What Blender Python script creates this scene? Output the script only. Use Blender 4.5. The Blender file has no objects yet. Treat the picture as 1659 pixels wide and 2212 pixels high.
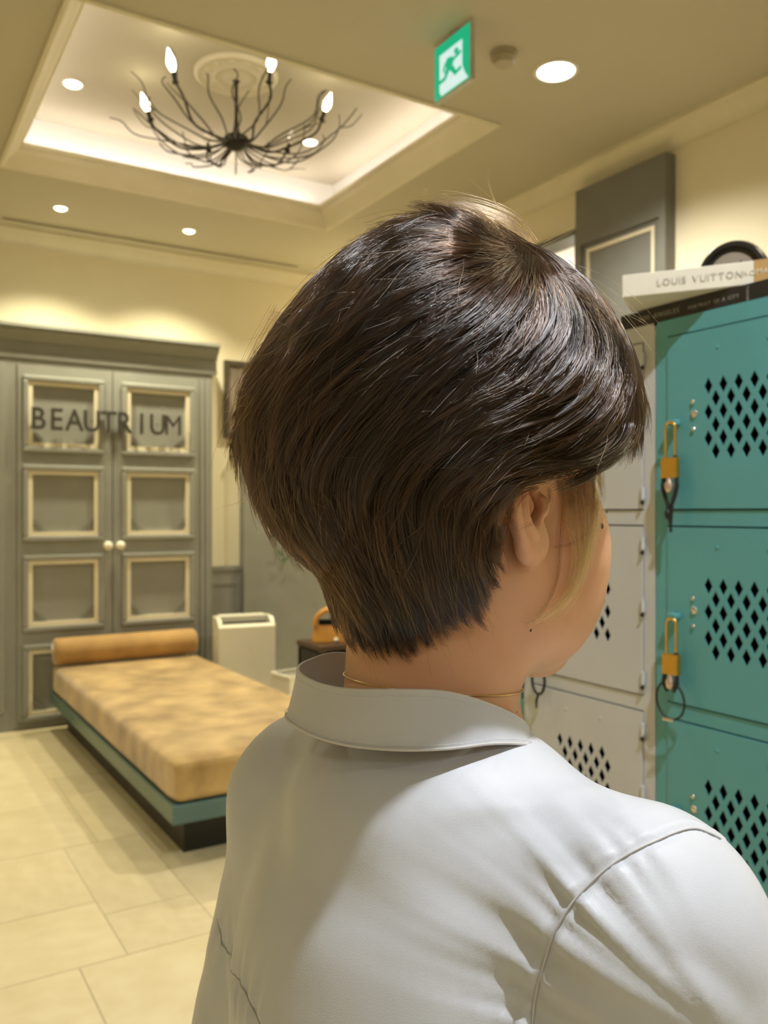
import bpy, bmesh, math, random
import numpy as np
from mathutils import Vector, Matrix, geometry

random.seed(7)
rng = np.random.default_rng(11)
scene = bpy.context.scene
C = scene.collection

# ------------------------------------------------------------------ camera, world, light, exposure
YAW = math.radians(31.54)
CAM_Z = 1.43
FX, FY = math.sin(YAW), math.cos(YAW)          # the way the camera looks, on the floor plan
RX, RY = math.cos(YAW), -math.sin(YAW)         # to its right
FPX, CX, CY = 1841.0, 830.0, 1105.0

cam_data = bpy.data.cameras.new('camera')
cam_data.sensor_fit = 'HORIZONTAL'
cam_data.sensor_width = 36.0
cam_data.lens = 36.0 * FPX / 1659.0
cam_data.clip_start = 0.02
cam_data.dof.use_dof = True
cam_data.dof.focus_distance = 0.47
cam_data.dof.aperture_fstop = 17.0
cam = bpy.data.objects.new('camera', cam_data)
C.objects.link(cam)
cam.location = (0, 0, CAM_Z)
cam.rotation_euler = (math.pi / 2, 0, -YAW)
scene.camera = cam

world = bpy.data.worlds.new('world')
scene.world = world
world.use_nodes = True
world.node_tree.nodes['Background'].inputs[0].default_value = (1.0, 0.85, 0.62, 1)
world.node_tree.nodes['Background'].inputs[1].default_value = 0.02

scene.view_settings.view_transform = 'Standard'
scene.view_settings.look = 'None'
scene.view_settings.exposure = 0.0
scene.view_settings.gamma = 1.0
scene.view_settings.use_curve_mapping = False
try:
    scene.cycles.use_denoising = True
    scene.cycles.max_bounces = 10
    scene.cycles.sample_clamp_indirect = 4.0
except Exception:
    pass

WARM = (1.0, 0.92, 0.64)
NEUTRAL = (0.94, 0.97, 1.0)
KEY_POWER = 205.0
ROOM_POWER = 58.0
WALLWASH_POWER = 138.0
COVE_POWER = 2.9
BULB_POWER = 0.15

def light(name, kind, loc, power, color, size=0.05, spot=110, blend=0.6, aim=None, size_y=None, parent=None):
    d = bpy.data.lights.new(name, kind)
    d.energy = power
    d.color = color
    if kind == 'SPOT':
        d.shadow_soft_size = size
        d.spot_size = math.radians(spot)
        d.spot_blend = blend
    elif kind == 'POINT':
        d.shadow_soft_size = size
    elif kind == 'AREA':
        d.size = size
        if size_y:
            d.shape = 'RECTANGLE'
            d.size_y = size_y
    o = bpy.data.objects.new(name, d)
    C.objects.link(o)
    o.location = loc
    if aim is not None:
        o.rotation_euler = (Vector(aim) - Vector(loc)).to_track_quat('-Z', 'Y').to_euler()
    return o

# ------------------------------------------------------------------ helpers
def W(u, v, z):
    """a point given as right / away / height from the camera's foot -> room coordinates"""
    return Vector((u * RX + v * FX, u * RY + v * FY, z))

def tag(o, label=None, cat=None, group=None, kind=None):
    if label: o['label'] = label
    if cat: o['category'] = cat
    if group: o['group'] = group
    if kind: o['kind'] = kind
    return o

def thing(name, label, cat, loc=(0, 0, 0), rz=0.0, group=None, kind=None):
    o = bpy.data.objects.new(name, None)
    o.empty_display_size = 0.05
    C.objects.link(o)
    o.location = loc
    o.rotation_euler = (0, 0, rz)
    return tag(o, label, cat, group, kind)

def link_mesh(name, me, m, parent=None, smooth=None):
    if m is not None:
        me.materials.append(m)
    if smooth is not None:
        me.polygons.foreach_set('use_smooth', np.ones(len(me.polygons), bool))
        if smooth < 180:
            me.set_sharp_from_angle(angle=math.radians(smooth))
    o = bpy.data.objects.new(name, me)
    C.objects.link(o)
    if parent is not None:
        o.parent = parent
    return o

def catmull(pts, n, closed=False):
    P = np.array(pts, float)
    k = len(P)
    out = []
    segs = k if closed else k - 1
    t = np.linspace(0, segs, n, endpoint=not closed)
    for x in t:
        i = min(int(x), segs - 1)
        f = x - i
        def g(j):
            return P[j % k] if closed else P[min(max(j, 0), k - 1)]
        p0, p1, p2, p3 = g(i - 1), g(i), g(i + 1), g(i + 2)
        out.append(0.5 * ((2 * p1) + (-p0 + p2) * f + (2 * p0 - 5 * p1 + 4 * p2 - p3) * f * f + (-p0 + 3 * p1 - 3 * p2 + p3) * f ** 3))
    return np.array(out)

class MB:
    def __init__(s):
        s.v, s.f = [], []
    def add(s, vs, fs):
        b = len(s.v)
        s.v += [tuple(map(float, p)) for p in vs]
        s.f += [tuple(b + i for i in f) for f in fs]
        return s
    def box(s, x0, x1, y0, y1, z0, z1):
        return s.add([(x0, y0, z0), (x1, y0, z0), (x1, y1, z0), (x0, y1, z0), (x0, y0, z1), (x1, y0, z1), (x1, y1, z1), (x0, y1, z1)],
                     [(3, 2, 1, 0), (4, 5, 6, 7), (0, 1, 5, 4), (1, 2, 6, 5), (2, 3, 7, 6), (3, 0, 4, 7)])
    def prism(s, poly, h0, h1, axis='z'):
        """extrude a 2D polygon; axis z: (x,y), axis x: (y,z), axis y: (x,z)"""
        n = len(poly)
        def p3(p, h):
            return (p[0], p[1], h) if axis == 'z' else (h, p[0], p[1]) if axis == 'x' else (p[0], h, p[1])
        vs = [p3(p, h0) for p in poly] + [p3(p, h1) for p in poly]
        fs = [tuple(range(n - 1, -1, -1)), tuple(range(n, 2 * n))] + [(i, (i + 1) % n, n + (i + 1) % n, n + i) for i in range(n)]
        return s.add(vs, fs)
    def lathe(s, prof, c=(0, 0, 0), n=24, axis=(0, 0, 1)):
        q = Vector((0, 0, 1)).rotation_difference(Vector(axis).normalized())
        vs, fs = [], []
        for r, z in prof:
            for i in range(n):
                a = 2 * math.pi * i / n
                p = q @ Vector((r * math.cos(a), r * math.sin(a), z)) + Vector(c)
                vs.append(p)
        m = len(prof)
        for j in range(m - 1):
            for i in range(n):
                fs.append((j * n + i, j * n + (i + 1) % n, (j + 1) * n + (i + 1) % n, (j + 1) * n + i))
        fs.append(tuple(range(n - 1, -1, -1)))
        fs.append(tuple((m - 1) * n + i for i in range(n)))
        return s.add(vs, fs)
    def cyl(s, c, r, h, axis=(0, 0, 1), n=24, r2=None):
        return s.lathe([(r, 0), (r if r2 is None else r2, h)], c, n, axis)
    def ball(s, c, r, n=16, m=10):
        vs, fs = [], []
        rr = r if hasattr(r, '__len__') else (r, r, r)
        for j in range(1, m):
            b = math.pi * j / m
            for i in range(n):
                a = 2 * math.pi * i / n
                vs.append((c[0] + rr[0] * math.sin(b) * math.cos(a), c[1] + rr[1] * math.sin(b) * math.sin(a), c[2] + rr[2] * math.cos(b)))
        top, bot = len(vs), len(vs) + 1
        vs += [(c[0], c[1], c[2] + rr[2]), (c[0], c[1], c[2] - rr[2])]
        for i in range(n):
            fs.append((top, i, (i + 1) % n))
            fs.append((bot, (m - 2) * n + (i + 1) % n, (m - 2) * n + i))
            for j in range(m - 2):
                fs.append((j * n + i, (j + 1) * n + i, (j + 1) * n + (i + 1) % n, j * n + (i + 1) % n))
        return s.add(vs, fs)
    def tube(s, pts, r, n=8, closed=False):
        P = [Vector(p) for p in pts]
        k = len(P)
        rad = r if hasattr(r, '__len__') else [r] * k
        vs, fs = [], []
        nrm = None
        for i in range(k):
            if closed:
                t = (P[(i + 1) % k] - P[i - 1])
            else:
                t = (P[min(i + 1, k - 1)] - P[max(i - 1, 0)])
            t.normalize()
            if nrm is None:
                a = Vector((0, 0, 1)) if abs(t.z) < 0.9 else Vector((1, 0, 0))
                nrm = (a - t * a.dot(t)).normalized()
            else:
                nrm = (nrm - t * nrm.dot(t)).normalized()
            b = t.cross(nrm)
            for j in range(n):
                a = 2 * math.pi * j / n
                vs.append(P[i] + (nrm * math.cos(a) + b * math.sin(a)) * rad[i])
        segs = k if closed else k - 1
        for i in range(segs):
            i2 = (i + 1) % k
            for j in range(n):
                fs.append((i * n + j, i * n + (j + 1) % n, i2 * n + (j + 1) % n, i2 * n + j))
        if not closed:
            fs.append(tuple(range(n - 1, -1, -1)))
            fs.append(tuple((k - 1) * n + j for j in range(n)))
        return s.add(vs, fs)
    def mesh(s, name):
        me = bpy.data.meshes.new(name)
        me.from_pydata(s.v, [], s.f)
        me.update()
        return me
    def build(s, name, m, parent=None, smooth=None, bevel=0, segs=2):
        o = link_mesh(name, s.mesh(name), m, parent, smooth)
        if bevel:
            b = o.modifiers.new('bevel', 'BEVEL')
            b.width = bevel
            b.segments = segs
            b.limit_method = 'ANGLE'
        return o

# ------------------------------------------------------------------ materials
def srgb(r, g, b):
    def f(c):
        c /= 255.0
        return c / 12.92 if c <= 0.04045 else ((c + 0.055) / 1.055) ** 2.4
    return (f(r), f(g), f(b))

def mat(name, col, rough=0.5, metal=0.0, var=0.0, scale=8.0, bump=0.0, bump_scale=60.0, col2=None, emit=None, emit_s=0.0, sheen=0.0, coat=0.0,
        rand=0.0, stretch=None, trans=0.0, sss=0.0, spec=0.5):
    m = bpy.data.materials.new(name)
    m.use_nodes = True
    nt = m.node_tree
    b = nt.nodes['Principled BSDF']
    b.inputs['Roughness'].default_value = rough
    b.inputs['Metallic'].default_value = metal
    b.inputs['Specular IOR Level'].default_value = spec
    if sheen:
        b.inputs['Sheen Weight'].default_value = sheen
        b.inputs['Sheen Roughness'].default_value = 0.4
    if coat:
        b.inputs['Coat Weight'].default_value = coat
        b.inputs['Coat Roughness'].default_value = 0.15
    if trans:
        b.inputs['Transmission Weight'].default_value = trans
    if sss:
        b.inputs['Subsurface Weight'].default_value = sss
        b.inputs['Subsurface Radius'].default_value = (1.0, 0.35, 0.18)
        b.inputs['Subsurface Scale'].default_value = 0.006
    if emit:
        b.inputs['Emission Color'].default_value = (*emit, 1)
        b.inputs['Emission Strength'].default_value = emit_s
    tc = nt.nodes.new('ShaderNodeTexCoord')
    vec = tc.outputs['Object']
    if stretch:
        mp = nt.nodes.new('ShaderNodeMapping')
        mp.inputs['Scale'].default_value = stretch
        nt.links.new(vec, mp.inputs['Vector'])
        vec = mp.outputs['Vector']
    nz = nt.nodes.new('ShaderNodeTexNoise')
    nz.inputs['Scale'].default_value = scale
    nz.inputs['Detail'].default_value = 5.0
    nt.links.new(vec, nz.inputs['Vector'])
    mix = nt.nodes.new('ShaderNodeMix')
    mix.data_type = 'RGBA'
    c2 = col2 if col2 else tuple(max(0.0, c * (1 - var)) for c in col)
    mix.inputs['A'].default_value = (*col, 1)
    mix.inputs['B'].default_value = (*c2, 1)
    rmp = nt.nodes.new('ShaderNodeMapRange')
    rmp.inputs['From Min'].default_value = 0.32
    rmp.inputs['From Max'].default_value = 0.68
    nt.links.new(nz.outputs['Fac'], rmp.inputs['Value'])
    nt.links.new(rmp.outputs['Result'], mix.inputs['Factor'])
    out = mix.outputs['Result']
    if rand:
        oi = nt.nodes.new('ShaderNodeObjectInfo')
        r2 = nt.nodes.new('ShaderNodeMapRange')
        r2.inputs['To Min'].default_value = 1 - rand
        r2.inputs['To Max'].default_value = 1.0
        nt.links.new(oi.outputs['Random'], r2.inputs['Value'])
        hsv = nt.nodes.new('ShaderNodeHueSaturation')
        nt.links.new(r2.outputs['Result'], hsv.inputs['Value'])
        nt.links.new(out, hsv.inputs['Color'])
        out = hsv.outputs['Color']
    nt.links.new(out, b.inputs['Base Color'])
    if bump:
        n2 = nt.nodes.new('ShaderNodeTexNoise')
        n2.inputs['Scale'].default_value = bump_scale
        n2.inputs['Detail'].default_value = 3.0
        nt.links.new(vec, n2.inputs['Vector'])
        bp = nt.nodes.new('ShaderNodeBump')
        bp.inputs['Strength'].default_value = bump
        bp.inputs['Distance'].default_value = 0.002
        nt.links.new(n2.outputs['Fac'], bp.inputs['Height'])
        nt.links.new(bp.outputs['Normal'], b.inputs['Normal'])
    return m

M = {}
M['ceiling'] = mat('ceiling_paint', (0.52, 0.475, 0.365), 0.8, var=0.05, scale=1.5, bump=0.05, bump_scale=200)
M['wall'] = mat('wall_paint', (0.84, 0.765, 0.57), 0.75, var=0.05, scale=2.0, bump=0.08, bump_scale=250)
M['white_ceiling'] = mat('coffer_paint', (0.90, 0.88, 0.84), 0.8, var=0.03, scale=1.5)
M['trim'] = mat('trim_paint', (0.72, 0.66, 0.50), 0.55, var=0.05, scale=6)
M['tile'] = mat('cream_stone_tile', (0.78, 0.68, 0.44), 0.32, var=0.10, scale=5, bump=0.03, bump_scale=40, rand=0.10, col2=(0.70, 0.59, 0.36))
M['grout'] = mat('grout', (0.52, 0.45, 0.31), 0.8, var=0.1, scale=30)
M['cabinet'] = mat('grey_cabinet_paint', (0.265, 0.265, 0.235), 0.45, var=0.10, scale=6, bump=0.04, bump_scale=90)
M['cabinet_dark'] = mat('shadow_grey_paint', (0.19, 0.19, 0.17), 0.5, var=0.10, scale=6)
M['cream'] = mat('cream_moulding_paint', (0.74, 0.67, 0.50), 0.45, var=0.06, scale=20)
M['letter'] = mat('black_letter_metal', (0.05, 0.045, 0.035), 0.4, var=0.2, scale=20)
M['porcelain'] = mat('porcelain_knob', (0.85, 0.80, 0.66), 0.12, var=0.04, scale=30, coat=0.5)
M['velvet'] = mat('gold_velvet', (0.56, 0.375, 0.14), 0.75, scale=5.5, col2=(0.27, 0.155, 0.040), sheen=0.6, bump=0.12, bump_scale=14)
M['velvet_roll'] = mat('bolster_velvet', (0.46, 0.27, 0.085), 0.75, scale=7, col2=(0.35, 0.20, 0.06), sheen=0.5, bump=0.08, bump_scale=40)
M['bed_frame'] = mat('dark_teal_lacquer', (0.085, 0.155, 0.145), 0.35, var=0.15, scale=6)
M['plinth'] = mat('black_plinth', (0.012, 0.011, 0.010), 0.45, var=0.2, scale=6)
M['teal'] = mat('teal_locker_enamel', (0.104, 0.365, 0.40), 0.36, var=0.08, scale=4, bump=0.05, bump_scale=120, coat=0.15)
M['grey_locker'] = mat('grey_locker_enamel', (0.60, 0.61, 0.63), 0.42, var=0.08, scale=4, bump=0.05, bump_scale=120)
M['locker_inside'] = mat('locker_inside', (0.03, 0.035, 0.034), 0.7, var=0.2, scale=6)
M['brass'] = mat('brass', (0.72, 0.42, 0.08), 0.32, metal=0.9, var=0.10, scale=40)
M['brass_bright'] = mat('polished_brass', (0.80, 0.52, 0.16), 0.22, metal=1.0, var=0.05, scale=40)
M['chrome'] = mat('chrome', (0.75, 0.73, 0.68), 0.18, metal=1.0, var=0.05, scale=30)
M['rose_metal'] = mat('key_barrel_metal', (0.72, 0.56, 0.46), 0.28, metal=0.8, var=0.05, scale=30)
M['rubber'] = mat('black_rubber', (0.012, 0.014, 0.013), 0.5, var=0.2, scale=40)
M['iron'] = mat('dark_iron', (0.035, 0.032, 0.028), 0.5, metal=0.6, var=0.3, scale=40)
M['twig'] = mat('aged_iron_twig', (0.085, 0.075, 0.062), 0.5, metal=0.4, var=0.3, scale=30)
M['bulb_lit'] = mat('lit_bulb', (1, 0.95, 0.8), 0.3, emit=(1.0, 0.90, 0.62), emit_s=11.0)
M['bulb_glass'] = mat('clear_bulb_glass', (0.95, 0.93, 0.88), 0.05, trans=1.0)
M['lens'] = mat('downlight_lens_warm', (1, 0.95, 0.85), 0.3, emit=(1.0, 0.93, 0.76), emit_s=5.0)
M['lens_white'] = mat('downlight_lens_white', (1, 1, 1), 0.3, emit=(1.0, 0.99, 0.96), emit_s=8.0)
M['lamp_ring'] = mat('downlight_ring', (0.80, 0.76, 0.66), 0.35, var=0.03, scale=20)
M['led'] = mat('led_strip', (1, 1, 1), 0.4, emit=(1.0, 0.86, 0.74), emit_s=3.0)
M['purifier'] = mat('cream_plastic', (0.74, 0.70, 0.56), 0.4, var=0.04, scale=10)
M['slot'] = mat('black_slot', (0.010, 0.010, 0.010), 0.9, var=0.2, scale=20, spec=0.1)
M['slot_brown'] = mat('air_slot_paint', (0.05, 0.036, 0.016), 0.9, var=0.2, scale=20)
M['tan'] = mat('tan_leather', (0.52, 0.24, 0.035), 0.45, var=0.2, scale=12, bump=0.1)
M['dark_wood'] = mat('dark_walnut', (0.075, 0.040, 0.022), 0.35, var=0.4, scale=5, stretch=(1, 8, 8))
M['detector'] = mat('beige_detector_plastic', (0.42, 0.36, 0.25), 0.5, var=0.05, scale=20)
M['sign_metal'] = mat('brushed_sign_metal', (0.62, 0.63, 0.62), 0.35, metal=0.7, var=0.1, scale=30)
M['sign_green'] = mat('lit_green_sign', (0.0, 0.35, 0.2), 0.4, emit=(0.0, 0.40, 0.21), emit_s=0.85)
M['sign_white'] = mat('lit_white_sign', (0.8, 0.9, 0.9), 0.4, emit=(0.52, 0.78, 0.86), emit_s=0.80)
M['book_white'] = mat('cream_book_cover', (0.80, 0.76, 0.64), 0.5, var=0.05, scale=30)
M['book_gold'] = mat('ochre_book_cover', (0.50, 0.30, 0.10), 0.5, var=0.1, scale=30)
M['book_black'] = mat('black_book_cover', (0.022, 0.020, 0.020), 0.4, var=0.2, scale=30)
M['paper'] = mat('paper_edge', (0.62, 0.54, 0.38), 0.8, var=0.1, scale=40, stretch=(1, 1, 30))
M['ink_grey'] = mat('grey_foil_print', (0.50, 0.48, 0.42), 0.5, var=0.05, scale=30)
M['ink_cream'] = mat('cream_print', (0.75, 0.68, 0.50), 0.5, var=0.05, scale=30)
M['ink_silver'] = mat('silver_print', (0.38, 0.36, 0.33), 0.5, var=0.05, scale=30)
M['clock_case'] = mat('black_clock_case', (0.02, 0.018, 0.016), 0.35, var=0.2, scale=30)
M['clock_face'] = mat('silvered_dial', (0.42, 0.38, 0.32), 0.4, metal=0.3, var=0.2, scale=18)
M['leaf'] = mat('pale_leaf', (0.16, 0.24, 0.12), 0.5, var=0.3, scale=30)
M['picture_frame'] = mat('dark_bronze_frame', (0.07, 0.055, 0.035), 0.4, var=0.3, scale=20)
M['picture'] = mat('dim_brown_print', (0.22, 0.17, 0.12), 0.5, col2=(0.12, 0.10, 0.08), scale=6)
M['bin'] = mat('white_bin_plastic', (0.80, 0.76, 0.64), 0.4, var=0.04, scale=10)
# ------------------------------------------------------------------ the room shell
X0, X1, Y0, Y1, ZC = -2.4, 3.46, -2.6, 6.25, 3.35
COF = (0.67, 2.67, 3.31, 5.11)                      # opening of the ceiling coffer
def struct(name, mb, m, parent=None, **k):
    o = mb.build(name, m, parent, **k)
    if parent is None:
        o['kind'] = 'structure'
    return o

floor = struct('floor', MB().box(X0 - .12, 6.2, Y0 - .12, Y1 + .12, -0.08, -0.002), M['grout'])
tag(floor, 'cream stone tile floor in mixed rectangular sizes', None)
unit = MB().box(0, 1, 0, 1, -0.012, 0.0).mesh('tile')
unit.materials.append(M['tile'])
def tile(x0, x1, y0, y1):
    g = 0.0022
    o = bpy.data.objects.new('tile', unit)
    C.objects.link(o)
    o.parent = floor
    o.location = (x0 + g, y0 + g, random.uniform(-0.0004, 0.0))
    o.scale = (x1 - x0 - 2 * g, y1 - y0 - 2 * g, 1)
rt = random.Random(5)
bands = [-2.6, -1.3, -0.28, 0.74, 1.76, 2.78, 3.80, 4.82, 5.84, 6.25]
for b0, b1 in zip(bands[:-1], bands[1:]):
    if b0 == 2.78:
        for t in [(-.02, .735, 2.78, 3.22), (-.02, .41, 3.22, 3.80), (.41, .735, 3.22, 3.80), (.735, 1.055, 2.78, 3.10), (.735, 1.055, 3.10, 3.80),
                  (1.055, 1.655, 2.78, 3.36), (1.055, 1.655, 3.36, 3.80)]:
            tile(*t)
        spans = [(X0, -.02), (1.655, X1)]
    elif b0 == 3.80:
        for t in [(.28, .878, 3.80, 4.40), (.28, .878, 4.40, 4.82), (.878, 1.33, 3.80, 4.50), (.878, 1.33, 4.50, 4.82)]:
            tile(*t)
        spans = [(X0, .28), (1.33, X1)]
    elif b0 == 1.76:
        for t in [(-.02, .583, 1.76, 2.36), (-.02, .583, 2.36, 2.78), (.583, 1.18, 1.76, 2.20), (.583, 1.18, 2.20, 2.78)]:
            tile(*t)
        spans = [(X0, -.02), (1.18, X1)]
    else:
        spans = [(X0, X1)]
    for s0, s1 in spans:
        x = s0
        while x < s1 - 1e-6:
            w = rt.choice([.45, .6, .6, .75])
            x2 = s1 if s1 - x - w < .25 else x + w
            if b1 - b0 > .6:
                k = b0 + (b1 - b0) * rt.choice([.32, .43, .57, .68])
                tile(x, x2, b0, k); tile(x, x2, k, b1)
            else:
                tile(x, x2, b0, b1)
            x = x2

# ceiling with a rectangular coffer
c = MB()
for (a, b, d, e) in [(X0 - .12, COF[0], Y0 - .12, Y1 + .12), (COF[1], X1 + .12, Y0 - .12, Y1 + .12), (COF[0], COF[1], Y0 - .12, COF[2]), (COF[0], COF[1], COF[3], Y1 + .12)]:
    c.box(a, b, d, e, ZC, ZC + .10)
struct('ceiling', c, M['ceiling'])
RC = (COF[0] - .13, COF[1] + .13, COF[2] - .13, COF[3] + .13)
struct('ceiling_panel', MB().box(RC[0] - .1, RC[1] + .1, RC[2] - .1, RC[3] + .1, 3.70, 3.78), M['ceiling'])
c = MB()
for (a, b, d, e) in [(RC[0] - .1, RC[0], RC[2] - .1, RC[3] + .1), (RC[1], RC[1] + .1, RC[2] - .1, RC[3] + .1), (RC[0], RC[1], RC[2] - .1, RC[2]), (RC[0], RC[1], RC[3], RC[3] + .1)]:
    c.box(a, b, d, e, 3.45, 3.70)
struct('ceiling_coffer', c, M['white_ceiling'])
prof = [(-.025, 3.352), (-.025, 3.338), (-.008, 3.334), (.004, 3.345), (.012, 3.362), (.03, 3.385), (.052, 3.40), (.066, 3.418), (.07, 3.44), (.085, 3.442), (.088, 3.462), (.05, 3.462), (-.005, 3.452)]
vs, fs = [], []
for d, z in prof:
    vs += [(COF[0] + d, COF[2] + d, z), (COF[1] - d, COF[2] + d, z), (COF[1] - d, COF[3] - d, z), (COF[0] + d, COF[3] - d, z)]
for j in range(len(prof) - 1):
    for i in range(4):
        fs.append((j * 4 + i, j * 4 + (i + 1) % 4, (j + 1) * 4 + (i + 1) % 4, (j + 1) * 4 + i))
struct('trim_1', MB().add(vs, fs), M['trim'], smooth=40)

# walls
struct('wall_back', MB().box(X0 - .12, X1 + .12, Y1, Y1 + .12, 0, ZC), M['wall'])
struct('wall_left', MB().box(X0 - .12, X0, Y0, Y1, 0, ZC), M['wall'])
struct('wall_front', MB().box(X0 - .12, X1 + .12, Y0 - .12, Y0, 0, ZC), M['wall'])
OP = (3.52, 4.95, 3.03)                              # opening to the next room in the right wall
w = MB().box(X1, X1 + .12, Y0, OP[0], 0, ZC).box(X1, X1 + .12, OP[1], Y1, 0, ZC).box(X1, X1 + .12, OP[0], OP[1], OP[2], ZC)
struct('wall_right', w, M['wall'])
struct('trim_2', MB().box(X1 - .015, X1 + .135, OP[0], OP[0] + .03, 0, OP[2]).box(X1 - .015, X1 + .135, OP[1] - .03, OP[1], 0, OP[2]).box(X1 - .015, X1 + .135, OP[0], OP[1], OP[2] - .03, OP[2]), M['cabinet_dark'])
struct('wall_side', MB().box(6.0, 6.1, 2.0, 7.0, 0, 3.2).box(X1 + .12, 6.0, 6.9, 7.0, 0, 3.2).box(X1 + .12, 6.0, 2.0, 2.1, 0, 3.2), M['wall'])
struct('ceiling_side', MB().box(X1 + .12, 6.1, 2.0, 7.0, 3.2, 3.28), M['white_ceiling'])

# crown mouldings
def crown(name, kind, at_, a, b):
    p = [(0, 3.35), (0, 3.24), (.012, 3.235), (.018, 3.26), (.035, 3.275), (.06, 3.30), (.075, 3.325), (.09, 3.33), (.09, 3.35)]
    if kind == 'y':
        mb = MB().prism([(at_ - d, z) for d, z in p], a, b, 'x')
    else:
        mb = MB().prism([(at_ - d, z) for d, z in p], a, b, 'y')
    return struct(name, mb, M['trim'], smooth=40)
crown('trim_3', 'y', Y1, X0, X1)
crown('trim_4', 'x', X1, Y0, Y1 - .09)

# long dark air slot in the ceiling by the back wall
slot = thing('air_slot', 'long dark linear air slot in the ceiling above the grey double doors', 'vent', (1.85, 6.025, ZC))
MB().box(-1.06, 1.06, -.022, .022, -.004, .0).build('recess', M['slot_brown'], slot)
MB().box(-1.08, 1.08, -.034, -.022, -.008, .0).box(-1.08, 1.08, .022, .034, -.008, .0).build('flange', M['trim'], slot)

# grey wainscot and low partition to the right of the double doors
ws = MB().box(2.2, 2.515, 6.225, 6.25, 0, .985).box(2.2, 2.515, 6.215, 6.25, .985, 1.015)
o = struct('trim_5', ws, M['cabinet'])
MB().box(2.225, 2.25, 6.217, 6.226, .12, .90).box(2.465, 2.49, 6.217, 6.226, .12, .90).box(2.25, 2.465, 6.217, 6.226, .875, .90).box(2.25, 2.465, 6.217, 6.226, .12, .145).build('moulding', M['cabinet'], o)
struct('wall_partition', MB().box(2.515, 3.46, 6.16, 6.25, 0, 1.95).box(2.51, 3.46, 6.15, 6.25, 1.95, 1.985), M['cabinet'])

# grey panelled pilaster on the right wall
pil = struct('trim_6', MB().box(3.40, 3.46, 2.86, 3.48, 0, 3.21).box(3.385, 3.40, 2.86, 2.90, 0, 3.21).box(3.385, 3.40, 3.44, 3.48, 0, 3.21).box(3.385, 3.40, 2.90, 3.44, 2.90, 3.21), M['cabinet_dark'])
tag(pil, 'tall grey panelled pilaster with cream moulding on the wall above the lockers')
MB().box(3.392, 3.402, 2.935, 2.955, .3, 2.87).box(3.392, 3.402, 3.385, 3.405, .3, 2.87).box(3.392, 3.402, 2.955, 3.385, 2.85, 2.87).box(3.392, 3.402, 2.955, 3.385, .3, .32).build('moulding', M['cream'], pil)

# ------------------------------------------------------------------ lamps of the room
def downlight(x, y, z, r, label, lens, power, color, spot=115, soft=.05, group=None, aim=None, blend=.7):
    t = thing('downlight', label, 'light', (x, y, z), 0, group)
    MB().lathe([(r * 1.22, 0), (r * 1.22, -.004), (r * 1.12, -.007), (r, -.005), (r, 0)], (0, 0, 0), 28).build('ring', M['lamp_ring'], t, smooth=40)
    MB().lathe([(r * .99, -.0005), (r * .9, -.010), (r * .6, -.016), (.002, -.018)], (0, 0, 0), 28).build('lens', lens, t, smooth=60)
    if power:
        light('downlight_lamp', 'SPOT', (x, y, z - .03), power, color, soft, spot, blend, aim=aim or (x, y, 0))
    return t
DL = 'recessed ceiling downlights'
downlight(.957, 4.71, 3.70, .045, 'warm round downlight inside the ceiling coffer, left of the chandelier', M['lens'], 6, WARM, group=DL)
downlight(2.347, 4.69, 3.70, .042, 'warm round downlight inside the ceiling coffer, right of the chandelier', M['lens'], 6, WARM, group=DL)
downlight(1.074, 5.65, ZC, .038, 'small downlight by the air slot, the one farther left', M['lens'], WALLWASH_POWER, WARM, 120, group=DL)
downlight(1.907, 5.65, ZC, .038, 'small downlight by the air slot, the one nearer the coffer corner', M['lens'], WALLWASH_POWER, WARM, 120, group=DL)
downlight(3.24, 5.65, ZC, .038, 'small downlight over the grey partition, hidden behind the hair', M['lens'], WALLWASH_POWER * 1.1, WARM, 120, group=DL)
downlight(2.579, 2.77, ZC, .080, 'large bright white downlight beside the round detector', M['lens_white'], 200, (1, .95, .84), 140, group=DL)
for KEY, name_, pw_ in ((W(.64, .27, ZC), 'white spot downlight in the ceiling over the person', 1.0),):
    downlight(KEY.x, KEY.y, ZC, .055, name_, M['lens_white'], KEY_POWER * pw_, NEUTRAL, 105, soft=.03, group=DL, aim=W(.25, .50, 1.2), blend=.5)
for i, (x, y, pw_) in enumerate([(-1.2, 3.4, .4), (.1, 3.4, .8), (-1.4, .4, .12), (.7, -2.15, .85), (2.6, .5, 1.8), (-1.0, 5.2, 1.0), (-1.0, -2.15, .85)]):  # fill downlights added out of view to brighten the room and the person
    downlight(x, y, ZC, .05, ['added warm fill downlight over the tiles near the left wall', 'added warm fill downlight over the open floor before the daybed', 'added warm fill downlight behind the camera on the left',
              'added white fill downlight washing the front wall on the right', 'added warm fill downlight behind the lockers', 'added warm fill downlight in the far left corner', 'added white fill downlight washing the front wall on the left'][i], M['lens'], ROOM_POWER * pw_, WARM if y > -2 else (.95, .97, 1.0), 140, group=DL)
light('side_room_lamp', 'POINT', (4.9, 4.6, 2.6), 60, (1, .93, .78), .15)

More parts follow.
